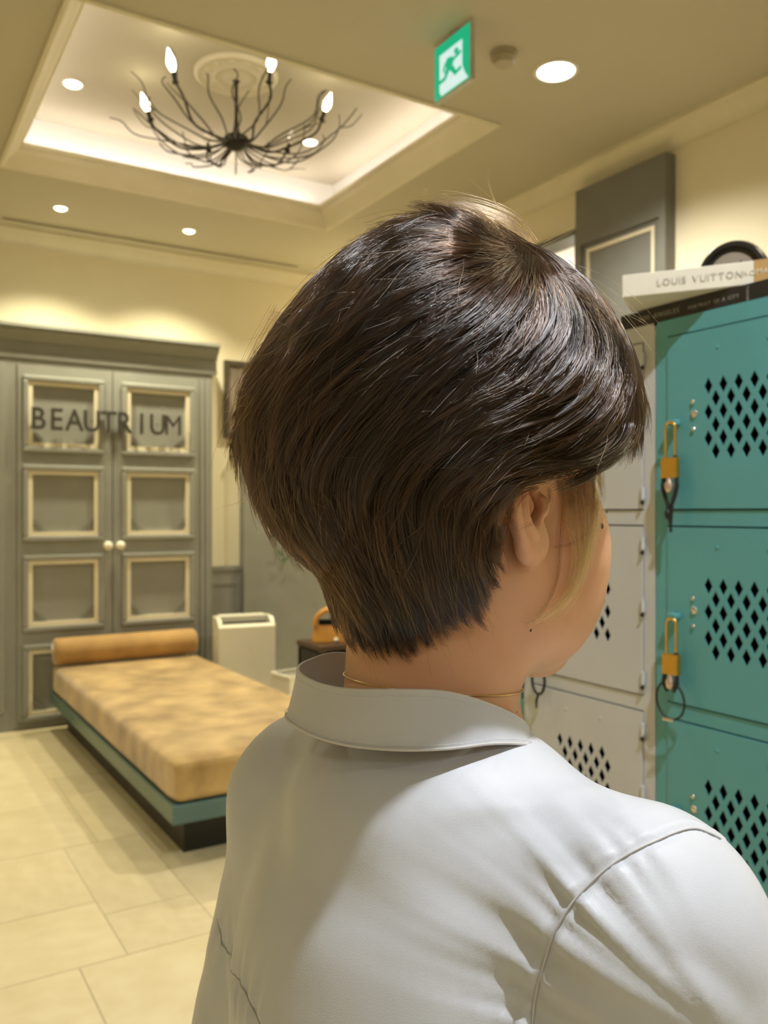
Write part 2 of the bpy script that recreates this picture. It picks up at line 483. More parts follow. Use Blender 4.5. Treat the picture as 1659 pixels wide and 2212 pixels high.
# coved LED strips on the ledge behind the coffer's lip
led = thing('cove_light', 'pinkish white LED strip hidden on the ledge around the ceiling coffer', 'light', (0, 0, 3.462))
cov = [((COF[0] + COF[1]) / 2, COF[3] + .06, 0, 1.9), ((COF[0] + COF[1]) / 2, COF[2] - .06, 0, 1.9), (COF[0] - .06, (COF[2] + COF[3]) / 2, 90, 1.7), (COF[1] + .06, (COF[2] + COF[3]) / 2, 90, 1.7)]
for x, y, a, L in cov:
    hx, hy = (L / 2, .008) if a == 0 else (.008, L / 2)
    MB().box(x - hx, x + hx, y - hy, y + hy, 0, .008).build('strip', M['led'], led)
    l = light('cove_lamp', 'AREA', (x, y, 3.475), COVE_POWER, (1, .90, .83), L, size_y=.02)
    l.rotation_euler = (math.pi, 0, math.radians(a))
# ------------------------------------------------------------------ grey double-door cupboard
YF = 6.0
cup = thing('cupboard', 'built-in grey double-door cupboard with cream panel mouldings and cornice', 'cupboard', (1.48, YF, 0))
MB().box(-1.18, .72, .03, .245, 0, 2.46).build('carcass', M['cabinet_dark'], cup)
fr = MB().box(-1.18, -.61, 0, .03, 0, 2.46).box(.61, .72, 0, .03, 0, 2.46).box(-.61, .61, 0, .03, 2.405, 2.46).box(-.61, .61, .0, .03, 0, .045)
fr.build('face_frame', M['cabinet'], cup)
for x in (-1.08, -.99, -.90, -.81, -.72):
    MB().box(x, x + .035, -.012, 0, .12, 2.40).build('flute', M['cabinet'], cup)
for x in (.632, .672):
    MB().box(x, x + .022, -.010, 0, .12, 2.40).build('flute', M['cabinet'], cup)
cp = [(.0, 2.44), (-.012, 2.44), (-.012, 2.47), (-.002, 2.475), (-.002, 2.545), (-.02, 2.55), (-.025, 2.575), (-.05, 2.60), (-.062, 2.615), (-.062, 2.628), (-.085, 2.632), (-.085, 2.655), (.245, 2.655), (.245, 2.44)]
MB().prism(cp, -1.22, .755, 'x').build('cornice', M['cabinet'], cup, smooth=35)
def door(side):
    x0, x1 = (-.61, -.003) if side < 0 else (.003, .61)
    d = MB()
    ptop = [2.295, 1.705, 1.110, .522]
    px0, px1 = (-.545, -.095) if side < 0 else (.095, .545)
    # stiles and rails around four sunk panels
    d.box(x0, px0, -.012, .03, .05, 2.40).box(px1, x1, -.012, .03, .05, 2.40)
    edges = [2.40] + [e for t in ptop for e in (t, t - .435)] + [.05]
    for k in range(0, len(edges), 2):
        d.box(px0, px1, -.012, .03, edges[k + 1], edges[k])
    d.box(px0, px1, .012, .03, .05, 2.40)
    dd = d.build('door', M['cabinet'], cup)
    for t in ptop:
        b = t - .435
        o = MB()
        for (a0, a1, c0, c1) in [(px0 - .035, px1 + .035, t, t + .035), (px0 - .035, px1 + .035, b - .035, b), (px0 - .035, px0, b, t), (px1, px1 + .035, b, t)]:
            o.box(a0, a1, -.03, -.012, c0, c1)
        o.build('raised_moulding', M['cabinet'], dd, bevel=.008)
        o = MB()
        q = .028
        for (a0, a1, c0, c1) in [(px0, px1, t - q, t), (px0, px1, b, b + q), (px0, px0 + q, b + q, t - q), (px1 - q, px1, b + q, t - q)]:
            o.box(a0, a1, -.016, .012, c0, c1)
        o.build('cream_moulding', M['cream'], dd)
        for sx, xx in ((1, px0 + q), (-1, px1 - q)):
            MB().prism([(xx, b + q + .062), (xx + sx * .062, b + q), (xx + sx * .095, b + q), (xx, b + q + .095)], .002, .013, 'y').build('corner_shade', M['cabinet_dark'], dd)  # dark strips stand in for shade in the panel's lower corners
    kx = -.042 if side < 0 else .042
    k = MB().lathe([(.014, 0), (.014, .004), (.008, .008), (.008, .020), (.022, .028), (.031, .042), (.030, .056), (.018, .066), (.003, .069)], (kx, -.012, 1.20), 20, (0, -1, 0))
    k.build('knob', M['porcelain'], dd, smooth=50)
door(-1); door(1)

def text_meshes(txt, size, depth, spacing=1.0, bold=0.0):
    """one mesh per character, with its x offset"""
    res, x = [], 0.0
    for ch in txt:
        if ch == ' ':
            x += size * .45 * spacing
            continue
        cu = bpy.data.curves.new('glyph', 'FONT')
        cu.body = ch
        cu.size = size
        cu.extrude = depth
        cu.offset = bold if ch not in 'MN' else 0.0
        cu.resolution_u = 3
        ob = bpy.data.objects.new('glyph', cu)
        C.objects.link(ob)
        dg = bpy.context.evaluated_depsgraph_get()
        me = bpy.data.meshes.new_from_object(ob.evaluated_get(dg))
        xs = [v.co.x for v in me.vertices]
        bpy.data.objects.remove(ob)
        w = max(xs) - min(xs)
        for v in me.vertices:
            v.co.x -= min(xs)
        res.append((me, x, w))
        x += w + size * .16 * spacing
    return res, x
sign = bpy.data.objects.new('lettering', None)
C.objects.link(sign)
sign.parent = cup
sign.location = (.955 - 1.48, -.05, 1.975)
sign['label'] = 'row of black letters BEAUTRIUM across both doors'
glyphs, tw = text_meshes('BEAUTRIUM', .205, .006, 1.0, .0025)
span = .965
pitch = span / 8.6
for i, (me, x, w) in enumerate(glyphs):
    me.materials.append(M['letter'])
    o = bpy.data.objects.new('letter', me)
    C.objects.link(o)
    o.parent = sign
    o.rotation_euler = (math.pi / 2, 0, 0)
    s = .85
    o.scale = (s, 1, 1)
    o.location = (i * pitch + .04 - w * s / 2, 0, 0)
    st = MB().cyl((i * pitch + .04, 0, .07), .004, .03, (0, 1, 0), 8).build('standoff', M['iron'], sign)

# ------------------------------------------------------------------ daybed
bed = thing('daybed', 'low gold velvet daybed with dark teal frame on a black plinth', 'daybed', (1.055, 3.32, 0))
BL, BW = 2.58, .97
MB().box(.10, BW - .1, .17, BL - .05, 0, .185).build('plinth', M['plinth'], bed)
MB().box(0, BW, 0, BL, .183, .258).build('bed_frame', M['bed_frame'], bed, bevel=.004)
def mattress():
    hx, hy, hz = BW / 2 - .006, BL / 2 - .008, .087
    r = .035
    m = bmesh.new()
    bmesh.ops.create_cube(m, size=2)
    bmesh.ops.subdivide_edges(m, edges=m.edges[:], cuts=27, use_grid_fill=True)
    for v in m.verts:
        p = np.array(v.co)
        q = np.array([p[0] * hx, p[1] * hy, p[2] * hz])
        inner = np.clip(q, [-hx + r, -hy + r, -hz + r], [hx - r, hy - r, hz - r])
        d = q - inner
        n = np.linalg.norm(d)
        if n > 1e-9:
            q = inner + d / n * r
        if p[2] > .99:
            q[2] += .006 * math.sin(q[0] * 9 + 1) * math.sin(q[1] * 6) * max(0, 1 - max(abs(p[0]), abs(p[1]))) ** .3
        if abs(p[0]) > .99:
            q[0] += .004 * math.sin(q[1] * 55 + 2 * math.sin(q[1] * 13)) * (1 - abs(p[2])) ** .5 * np.sign(p[0])
        v.co = q + np.array([BW / 2, BL / 2, .258 + hz])
    me = bpy.data.meshes.new('mattress')
    m.to_mesh(me)
    m.free()
    return me
link_mesh('mattress', mattress(), M['velvet'], bed, smooth=60)
bol = thing('bolster', 'long gold velvet bolster roll lying at the head of the daybed', 'cushion', (1.06, 3.32 + BL - .10, .432 + .095))
MB().lathe([(.01, 0), (.075, .0), (.086, .012), (.088, .05), (.087, .46), (.088, .88), (.086, .925), (.075, .937), (.01, .937)], (0, 0, 0), 36, (1, 0, 0)).build('roll', M['velvet_roll'], bol, smooth=60)
for xx in (-.002, .935):
    MB().cyl((xx, 0, 0), .012, .004, (1, 0, 0), 12).build('button', M['velvet_roll'], bol)

# ------------------------------------------------------------------ air purifier, tote, side table, bin, picture, sprig
pu = thing('air_purifier', 'cream box-shaped air purifier with black top slot beside the daybed', 'appliance', (2.30, 5.60, 0), math.radians(-9))
MB().box(-.20, .20, -.02, .17, .02, .60).build('body', M['purifier'], pu, bevel=.012)
MB().prism([(-.045, .03), (-.05, .63), (-.03, .65), (-.02, .65), (-.02, .03)], -.20, .20, 'x').build('front_panel', M['purifier'], pu)
for s in (-1, 1):
    MB().prism([(-.03, .60), (-.03, .655), (.02, .69), (.17, .69), (.17, .60)], s * .2 - .014 * (s > 0) * 2, s * .2 + .028 * (s < 0), 'x').build('side_cheek', M['purifier'], pu)
MB().box(-.17, .17, .09, .17, .60, .70).build('back_hood', M['purifier'], pu, bevel=.01)
MB().box(-.168, .168, -.019, .089, .60, .645).build('air_slot', M['slot'], pu)
for k in range(6):
    MB().box(-.165, .165, .0 + k * .014, .004 + k * .014, .645, .652).build('louvre', M['slot'], pu)
MB().cyl((.02, -.05, .47), .018, .004, (0, -1, 0), 20).build('dial', M['cream'], pu)

tb = thing('side_table', 'dark walnut side table standing behind the collar of the blouse', 'table', (2.80, 5.15, 0))
MB().box(-.24, .30, -.18, .18, .515, .548).build('table_top', M['dark_wood'], tb, bevel=.004)
for sx in (-.21, .27):
    for sy in (-.15, .15):
        MB().box(sx - .02, sx + .02, sy - .02, sy + .02, 0, .515).build('leg', M['dark_wood'], tb)
MB().box(-.23, .29, -.165, .165, .06, .50).build('cupboard_box', M['plinth'], tb)
bag = thing('tote_bag', 'tan leather handbag with arched handle standing on the dark side table', 'bag', (2.76, 5.12, .548), math.radians(-28))
def bagmesh():
    mb = MB()
    pts = []
    prof = [(0, 0, .16, .055), (0, .004, .165, .06), (.0, .06, .16, .05), (.0, .10, .15, .035), (.0, .115, .148, .03)]
    n = 32
    vs, fs = [], []
    for _, z, hx, hy in prof:
        for i in range(n):
            a = 2 * math.pi * i / n
            vs.append((hx * math.copysign(abs(math.cos(a)) ** .5, math.cos(a)), hy * math.copysign(abs(math.sin(a)) ** .5, math.sin(a)), z))
    m = len(prof)
    for j in range(m - 1):
        for i in range(n):
            fs.append((j * n + i, j * n + (i + 1) % n, (j + 1) * n + (i + 1) % n, (j + 1) * n + i))
    fs.append(tuple(range(n - 1, -1, -1)))
    fs.append(tuple((m - 1) * n + i for i in range(n)))
    return mb.add(vs, fs)
bagmesh().build('bag_body', M['tan'], bag, smooth=50)
for s in (-1, 1):
    arc = [(.145 * math.cos(a), s * .03, .10 + .125 * math.sin(a) ** .8) for a in np.linspace(0.02, math.pi - .02, 24)]
    MB().tube(arc, .017, 8).build('handle', M['tan'], bag, smooth=60)
MB().box(-.12, .12, -.022, .022, .10, .15).build('lining', M['slot'], bag)
MB().ball((.0, -.058, .02), .016).build('clasp', M['porcelain'], bag, smooth=60)

bn = thing('waste_bin', 'small white square waste bin between the daybed and side table', 'bin', (2.40, 5.02, 0), math.radians(8))
b_ = MB()
b_.box(-.10, .10, -.10, .10, 0, .015).box(-.11, -.10, -.11, .11, 0, .385).box(.10, .11, -.11, .11, 0, .385).box(-.10, .10, -.11, -.10, 0, .385).box(-.10, .10, .10, .11, 0, .385)
b_.build('bin_body', M['bin'], bn)
MB().box(-.115, .115, -.115, -.10, .37, .39).box(-.115, .115, .10, .115, .37, .39).box(-.115, -.10, -.10, .10, .37, .39).box(.10, .115, -.10, .10, .37, .39).build('rim', M['bin'], bn)

pic = thing('picture', 'dark framed picture on the cream wall right of the cupboard cornice', 'picture', (2.62, 6.245, 2.30))
MB().box(-.20, .20, -.012, .0, -.28, .28).build('print', M['picture'], pic)
for (a, b, d, e) in [(-.24, -.20, -.30, .30), (.20, .24, -.30, .30), (-.20, .20, .26, .30), (-.20, .20, -.30, -.26)]:
    MB().box(a, b, -.03, 0, d, e).build('frame_bar', M['picture_frame'], pic, bevel=.004)

sp = thing('leafy_sprig', 'faint green leafy sprig against the grey partition beside the nape hair', 'plant', (2.82, 6.14, .98))
MB().tube([(0, 0, 0), (.02, -.01, .10), (0, -.015, .22), (-.03, -.01, .32)], [.004, .0035, .003, .002], 6).build('stem', M['leaf'], sp, smooth=60)
for k, (x, z, a) in enumerate([(.01, .06, 35), (.015, .10, 150), (.0, .16, 30), (.0, .21, 155), (-.02, .27, 40), (-.03, .32, 100)]):
    ca, sa = math.cos(math.radians(a)), math.sin(math.radians(a))
    lf = [(x + ca * d - sa * w_, -.012 - .012 * math.sin(d * 30) , z + sa * d + ca * w_) for d, w_ in [(0, 0), (.025, .014), (.055, .014), (.085, 0), (.055, -.014), (.025, -.014)]]
    MB().add(lf, [(0, 1, 2, 3), (0, 3, 4, 5)]).build('leaf', M['leaf'], sp)

# ------------------------------------------------------------------ lockers
XL = 1.29
ZROW = [(1.436, 1.756), (1.077, 1.402), (.717, 1.043), (.357, .684), (.045, .324)]
def perforated_door(w, h, name, m, parent, y0, z0):
    """door sheet in the y/z plane facing -x, with a field of diamond holes"""
    outer = [(0, 0), (w, 0), (w, h), (0, h)]
    polys = [[Vector((a, b, 0)) for a, b in outer]]
    pw, ph, hw, hh = .0307, .0468, .0087, .0158
    cx, cz = w / 2, h / 2
    for row in range(6):
        for col in range(5):
            yy = cx + (col - 2) * pw + (-pw / 4 if row % 2 else pw / 4)
            zz = cz + (2.5 - row) * ph / 2
            polys.append([Vector((yy, zz - hh, 0)), Vector((yy - hw, zz, 0)), Vector((yy, zz + hh, 0)), Vector((yy + hw, zz, 0))])
    tris = geometry.tessellate_polygon(polys)
    flat = [p for q in polys for p in q]
    T = .0018
    n = len(flat)
    vs = [(0, y0 + p.x, z0 + p.y) for p in flat] + [(T, y0 + p.x, z0 + p.y) for p in flat]
    fs = []
    for t in tris:
        a, b, c_ = (flat[i] for i in t)
        area = (b.x - a.x) * (c_.y - a.y) - (b.y - a.y) * (c_.x - a.x)
        t = t if area < 0 else t[::-1]
        fs.append(tuple(t))
        fs.append(tuple(n + i for i in t[::-1]))
    k = 0
    for q in polys:
        L = len(q)
        for i in range(L):
            fs.append((k + i, k + (i + 1) % L, n + k + (i + 1) % L, n + k + i))
        k += L
    mb = MB().add(vs, fs)
    # folded edges of the pan door
    e = .012
    for (a, b, d, g) in [(0, w, -.002, .0), (0, w, h, h + .002), (-.002, 0, -.002, h + .002), (w, w + .002, -.002, h + .002)]:
        mb.box(0, e, y0 + a, y0 + b, z0 + d, z0 + g)
    return mb.build(name, m, parent)
def locker(y0, y1, m, label, handed):
    t = thing('locker', label, 'locker', (XL, (y0 + y1) / 2, 0))
    hw = (y1 - y0) / 2
    D = .45
    b = MB().box(.0, D, -hw, -hw + .003, 0, 1.79).box(.0, D, hw - .003, hw, 0, 1.79).box(.0, D, -hw, hw, 1.785, 1.79)
    b.box(0, .012, -hw + .003, -hw + .027, 0, 1.785).box(0, .012, hw - .027, hw - .003, 0, 1.785)
    b.box(0, .012, -hw + .027, hw - .027, 1.759, 1.785)
    zs = [0] + [z for r in reversed(ZROW) for z in r]
    for a, c_ in zip(zs[0::2], zs[1::2]):
        b.box(0, .012, -hw + .027, hw - .027, a + (.003 if a > 0 else 0), c_ - .003)
    body = b.build('body', m, t)
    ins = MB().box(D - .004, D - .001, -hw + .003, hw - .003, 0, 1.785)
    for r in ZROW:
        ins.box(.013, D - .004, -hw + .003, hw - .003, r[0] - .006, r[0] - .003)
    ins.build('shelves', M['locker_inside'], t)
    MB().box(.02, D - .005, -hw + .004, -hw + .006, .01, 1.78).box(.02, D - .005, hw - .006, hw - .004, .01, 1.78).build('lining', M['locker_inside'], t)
    for (z0, z1) in ZROW:
        d = perforated_door(2 * hw - .062, z1 - z0 - .004, 'door', m, t, -hw + .031, z0 + .002)
        d.location = (-.0025, 0, 0)
        ly = (hw - .050) * handed                      # latch side
        zc = (z0 + z1) / 2
        MB().box(-.016, .0, ly - .010, ly + .010, zc - .006, zc + .004).build('hasp', m, d, bevel=.002)
        for (dy, dz, r) in [(.0375, .022, .0045), (.040, .0, .0072), (.0385, -.028, .0042)]:
            MB().ball((-.0012, ly - handed * dy, zc + dz + .012), (.0032, r, r), 14, 8).build('rivet', M['chrome'] if r > .004 else M['chrome'], d, smooth=60)
        hy = -(hw - .026) * handed
        for dz in (-.13, 0.01, .13):
            MB().cyl((-.002, hy, zc + dz - .012), .004, .024, (0, 0, 1), 10).build('hinge', m, d, smooth=50)
            MB().ball((-.004, hy, zc + dz - .018), .0042, 8, 6).build('hinge_pin', M['iron'], d, smooth=50)
        for dy in (-.05, .05):
            MB().ball((-.0002, dy, z1 - .035), (.0012, .004, .004), 10, 6).build('dimple', m, d, smooth=50)
    return t
locker(.735, 1.112, M['teal'], 'teal green metal locker column with diamond vents and brass padlocks', 1)
locker(1.114, 1.491, M['grey_locker'], 'grey metal locker column next to the teal one, partly behind the face', 1)

def padlock(y, z, label, kind):
    t = thing('padlock', label, 'padlock', (XL - .024, y, z), math.radians(8), 'brass padlocks on the lockers')
    MB().box(-.007, .007, -.0162, .0162, -.0190, .0190).build('lock_body', M['brass'], t, bevel=.0025)
    sh = [(0, -.0098, .015)] + [(0, -.0098, z_) for z_ in (.03, .05, .068)] + [(0, -.0098 * math.cos(a), .074 + .0098 * math.sin(a)) for a in np.linspace(.2, math.pi - .2, 9)] + [(0, .0098, z_) for z_ in (.068, .05, .03, .015)]
    MB().tube(sh, .0028, 10).build('shackle', M['brass_bright'], t, smooth=60)
    MB().cyl((0, -.0098, .019), .0042, .003, (0, 0, 1), 10).build('collar', M['iron'], t)
    kb = MB().lathe([(.002, -.014), (.006, -.012), (.0085, -.004), (.0085, .002), (.005, .008), (.004, .014)], (-.004, 0, -.032), 14)
    kb.build('key_barrel', M['rose_metal'], t, smooth=60)
    if kind == 'strap':
        for s in (-1, 1):
            MB().tube([(-.001, s * .013, -.018), (-.002, s * .0145, -.034), (-.002, s * .010, -.052), (-.002, s * .004, -.068), (-.001, s * .002, -.09), (0, -.001 * s - .001, -.118)], [.004, .0042, .004, .0036, .0032, .002], 8).build('strap', M['rubber'], t, smooth=60)
        MB().ball((-.003, .004, -.085), (.005, .006, .010), 10, 8).build('strap_knot', M['rubber'], t, smooth=60)
    else:
        R_ = .0285
        MB().tube([(-.002 - .004 * math.sin(a), R_ * math.cos(a) + .001, -.066 + R_ * 1.25 * math.sin(a)) for a in np.linspace(0, 2 * math.pi, 36, endpoint=False)], .0021, 8, closed=True).build('cord_loop', M['rubber'], t, smooth=60)
        MB().tube([(-.002, .012, -.018), (-.004, .014, -.036), (-.003, .006, -.050)], [.004, .004, .003], 8).build('strap', M['rubber'], t, smooth=60)
        MB().tube([(-.002, -.012, -.018), (-.004, -.014, -.036), (-.003, -.006, -.050)], [.004, .004, .003], 8).build('strap', M['rubber'], t, smooth=60)
        MB().cyl((-.004, -.008, -.1015), .0035, .022, (0, 1, 0), 10).build('clamp', M['chrome'], t, smooth=50)
    return t
locker(1.493, 1.870, M['teal'], 'teal locker column at the far end of the row, hidden behind the neck', 1)
padlock(1.058, 1.511, 'brass padlock with long shackle and black strap on the upper teal door', 'strap')
padlock(1.056, 1.151, 'brass padlock with a black cord loop on the lower teal door', 'loop')
padlock(1.468, 1.130, 'brass padlock with black strap on the grey door beside the neck', 'strap')
# cord ring that hangs from the grey door's latch
ring = thing('cord_ring', 'grey cord ring hanging on the grey locker beside the jaw', 'cord', (XL - .022, 1.418, 1.060))
MB().tube([(0, .020 * math.cos(a), .030 * math.sin(a)) for a in np.linspace(0, 2 * math.pi, 30, endpoint=False)], .0032, 8, closed=True).build('loop', M['rubber'], ring, smooth=60)
MB().tube([(0, 0, -.03), (-.002, .004, -.045), (0, .006, -.062)], [.003, .003, .002], 8).build('tail', M['rubber'], ring, smooth=60)

# ------------------------------------------------------------------ books and clock on the lockers
def spine_text(parent, txt, size, x0, z0, m, spacing=1.0, rot=0.0):
    g, tw = text_meshes(txt, size, .0002, spacing)
    for me, x, w in g:
        me.materials.append(m)
        o = bpy.data.objects.new('letter', me)
        C.objects.link(o)
        o.parent = parent
        o.rotation_euler = (math.pi / 2, rot, 0)
        o.location = (x0 + (x if not rot else 0), -.0006, z0 - (x if rot else 0))
def book(name, label, loc, rz, L, D, H, cover, extra=None):
    """spine along local x facing local -y"""
    t = thing(name, label, 'book', loc, rz)
    MB().box(0, L, 0, .006, 0, H).build('spine', cover, t, bevel=.0015)
    MB().box(0, L, .004, D, 0, .003).build('back_cover', cover, t)
    MB().box(0, L, .004, D, H - .003, H).build('front_cover', cover, t)
    MB().box(.004, L - .004, .006, D - .005, .003, H - .003).build('page_block', M['paper'], t)
    return t
bk = book('art_book', 'large black art book lying on the lockers under the cream book', (XL + .004, 1.205, 1.7912), math.radians(-90), .36, .30, .030, M['book_black'])
spine_text(bk, 'LOS ANGELES', .0125, .05, .010, M['ink_silver'], 1.3)
spine_text(bk, 'PORTRAIT OF A CITY', .009, .165, .010, M['ink_silver'], 1.1)
spine_text(bk, 'TASCHEN', .0065, .285, .026, M['ink_silver'], .5, math.pi / 2)
wb = book('travel_book', 'cream and ochre travel book lying askew on the black art book', (1.190, 1.104, 1.8232), math.atan2(-.828, .56), .34, .125, .041, M['book_white'])
MB().box(.222, .34, -.001, .1255, -.0006, .0416).build('ochre_wrap', M['book_gold'], wb)
spine_text(wb, 'LOUIS VUITTON', .017, .062, .015, M['ink_grey'], 1.05)
spine_text(wb, 'ROMA', .013, .206, .017, M['ink_cream'], 1.0)
spine_text(wb, 'L', .014, .262, .017, M['ink_cream'], 1.0)
for o in wb.children:
    if o.name.startswith('letter'):
        o.location.y = -.0017
cl = thing('desk_clock', 'round black desk clock with silvered dial standing behind the cream book', 'clock', (1.452, 1.060, 1.8216), math.radians(-68))
# dial faces local -y
cz = .068
MB().lathe([(.030, .028), (.060, .026), (.0655, .016), (.066, -.014), (.062, -.022), (.054, -.022), (.052, -.014), (.020, -.012), (.001, -.012)], (0, 0, cz), 40, (0, 1, 0)).build('case', M['clock_case'], cl, smooth=40)
MB().cyl((0, -.0125, cz), .052, .001, (0, -1, 0), 40).build('dial', M['clock_face'], cl)
for a, L in ((.6, .030), (2.4, .042)):
    MB().tube([(0, -.0155, cz), (L * math.sin(a), -.0155, cz + L * math.cos(a))], [.0018, .0008], 6).build('hand', M['clock_case'], cl)
for s in (-1, 1):
    MB().cyl((s * .035, 0, 0), .006, .016, (0, 0, 1), 12).build('foot', M['clock_case'], cl)

# ------------------------------------------------------------------ exit sign, detector, rosette, chandelier
ex = thing('exit_sign', 'green and white lit running-man exit sign under the ceiling', 'sign', (2.01, 2.757, 3.335))
MB().box(0, .022, -.124, .124, -.228, .0).build('housing', M['sign_metal'], ex, bevel=.003)
MB().box(.006, .016, -.03, .03, 0, .015).build('bracket', M['sign_metal'], ex)
face = MB().box(-.001, .0, -.118, .118, -.222, -.006).build('green_face', M['sign_green'], ex)
# y runs away from the camera, so picture-left is +y
def flat(poly, x0, x1, name, m):
    MB().prism(poly, x0, x1, 'x').build(name, m, ex)
flat([(.082, -.050), (-.070, -.050), (-.070, -.150), (-.085, -.185), (-.108, -.216), (.070, -.216), (.082, -.200)], -.002, -.001, 'white_doorway', M['sign_white'])
flat([(-.032 + .014 * math.cos(a), -.078 + .012 * math.sin(a)) for a in np.linspace(0, 2 * math.pi, 16, endpoint=False)], -.003, -.002, 'figure_head', M['sign_green'])
for poly in ([(-.005, -.088), (.030, -.082), (.040, -.120), (.010, -.140), (-.015, -.115)], [(-.005, -.088), (-.012, -.098), (-.055, -.085), (-.068, -.095), (-.055, -.103), (-.010, -.112)],
             [(.030, -.084), (.060, -.112), (.050, -.135), (.042, -.130), (.048, -.115), (.025, -.095)], [(.035, -.118), (.048, -.150), (.082, -.152), (.082, -.168), (.038, -.166), (.012, -.135)],
             [(.010, -.138), (-.012, -.125), (-.030, -.155), (-.062, -.150), (-.068, -.164), (-.024, -.174)]):
    flat(poly, -.003, -.002, 'figure_limb', M['sign_green'])

det = thing('smoke_detector', 'small beige round detector on the ceiling beside the exit sign', 'detector', (2.29, 2.775, ZC))
MB().lathe([(.056, 0), (.056, -.012), (.050, -.016), (.046, -.040), (.040, -.050), (.002, -.052)], (0, 0, 0), 28).build('shell', M['detector'], det, smooth=40)
MB().lathe([(.051, -.020), (.053, -.022), (.053, -.030), (.049, -.032)], (0, 0, 0), 28).build('vent_ring', M['detector'], det, smooth=40)

ro = thing('ceiling_rose', 'round plaster ceiling rose above the chandelier', 'medallion', (1.66, 4.17, 3.70))
MB().lathe([(.215, 0), (.215, -.010), (.200, -.020), (.185, -.012), (.160, -.010), (.130, -.014), (.110, -.024), (.095, -.016), (.060, -.020), (.040, -.034), (.002, -.036)], (0, 0, 0), 40).build('disc', M['trim'], ro, smooth=50)
for k in range(12):
    a = k * math.pi / 6
    MB().ball((.145 * math.cos(a), .145 * math.sin(a), -.012), (.022, .022, .008), 10, 6).build('petal', M['trim'], ro, smooth=60)

ch = thing('chandelier', 'dark iron twig chandelier with candle bulbs hanging in the ceiling coffer', 'chandelier', (1.66, 4.17, 3.35))
MB().lathe([(.004, -.045), (.03, -.040), (.058, -.022), (.066, .0), (.062, .022), (.040, .034), (.018, .05), (.012, .09), (.009, .12), (.009, .30), (.02, .315), (.05, .325), (.05, .335), (.002, .336)], (0, 0, 0), 28).build('hub', M['iron'], ch, smooth=40)
rc = random.Random(3)
def radial(a, pts):
    return [(r * math.cos(a + da), r * math.sin(a + da), z) for r, z, da in pts]
base = -YAW
nb = 26
for k in range(nb):
    a = 2 * math.pi * k / nb + rc.uniform(-.08, .08)
    R_ = rc.uniform(.42, .60)
    top = rc.uniform(.06, .30) * (1.0 if R_ < .52 else .75)
    w_ = rc.uniform(-.25, .25)
    low = rc.uniform(-.075, -.015)
    pts = catmull(radial(a, [(.05, -.01, 0), (.16, low, w_ * .5), (R_ * .58, low + .012, -w_ * .3), (R_ * .86, top * .35 + low * .4, w_ * .5), (R_ * .97, top * .75, w_ * .1), (R_ * rc.uniform(.95, 1.08), top, w_ * .35)]), 22)
    br = MB().tube(pts, list(np.linspace(.0052, .0030, 22)), 6).build('branch', M['twig'], ch, smooth=60)
    if k % 2 == 0:
        j = rc.randint(9, 14)
        p0 = pts[j]
        aa = a + rc.choice([-1, 1]) * rc.uniform(.25, .5)
        tw_ = [p0, p0 + np.array([.06 * math.cos(aa), .06 * math.sin(aa), .02]), p0 + np.array([.12 * math.cos(aa), .12 * math.sin(aa), rc.uniform(.03, .10)])]
        MB().tube(catmull(tw_, 8), list(np.linspace(.0034, .002, 8)), 6).build('twig', M['twig'], br, smooth=60)
for k in range(6):
    a = base + k * math.pi / 3                       # two arms lie across the view
    R_ = .455
    pts = catmull(radial(a, [(.05, -.01, 0), (.17, -.045, .12), (.30, -.02, -.05), (.41, .055, .05), (R_ - .012, .115, 0)]), 18)
    arm = MB().tube(pts, .006, 8).build('candle_arm', M['iron'], ch, smooth=60)
    out = np.array([math.cos(a), math.sin(a), 0]) * .35 + np.array([0, 0, 1])
    out /= np.linalg.norm(out)
    p = pts[-1]
    MB().lathe([(.004, -.01), (.016, -.004), (.017, .004), (.010, .008), (.0105, .045), (.006, .048)], p, 14, out).build('candle_socket', M['iron'], ch, smooth=40)
    q = p + out * .046
    lit = k in (0, 3, 4, 5)
    bulb = MB().lathe([(.007, 0), (.014, .012), (.0215, .032), (.0215, .044), (.016, .064), (.009, .084), (.004, .098), (.001, .104)], q, 16, out)
    bulb.build('bulb', M['bulb_lit'] if lit else M['bulb_glass'], ch, smooth=60)
    if lit:
        c_ = np.array([1.66, 4.17, 3.35]) + q + out * .12
        light('bulb_lamp', 'POINT', tuple(c_), BULB_POWER, (1, .86, .55), .02)
# ------------------------------------------------------------------ the person
# built in right / away / height coordinates; the root object turns that frame into the room
PO = np.array([.030, .515, 0.0])
HEAD = np.array([.047, .545, 1.43])                  # between the ears
PHI = math.radians(43)
HF = np.array([math.cos(PHI), math.sin(PHI), 0]); HR = np.array([math.sin(PHI), -math.cos(PHI), 0])
PHT = math.radians(42)
TF = np.array([math.cos(PHT), math.sin(PHT), 0]); TR = np.array([math.sin(PHT), -math.cos(PHT), 0])
T0 = np.array([.041, .512, 0.0])

def ell(P, c, r):
    q = P - np.asarray(c, P.dtype)
    r = np.asarray(r, P.dtype)
    a = np.sqrt(((q / r) ** 2).sum(-1)); b = np.sqrt(((q / (r * r)) ** 2).sum(-1))
    return a * (a - 1) / np.maximum(b, 1e-6)
def cap(P, a, b, ra, rb):
    a = np.asarray(a, P.dtype); b = np.asarray(b, P.dtype)
    d = b - a
    t = np.clip(((P - a) @ d) / (d @ d), 0, 1)
    return np.sqrt(((P - a - t[..., None] * d) ** 2).sum(-1)) - (ra + (rb - ra) * t)
def smin(a, b, k):
    h = np.clip(.5 + .5 * (b - a) / k, 0, 1)
    return b * (1 - h) + a * h - k * h * (1 - h)
def smax(a, b, k):
    return -smin(-a, -b, k)

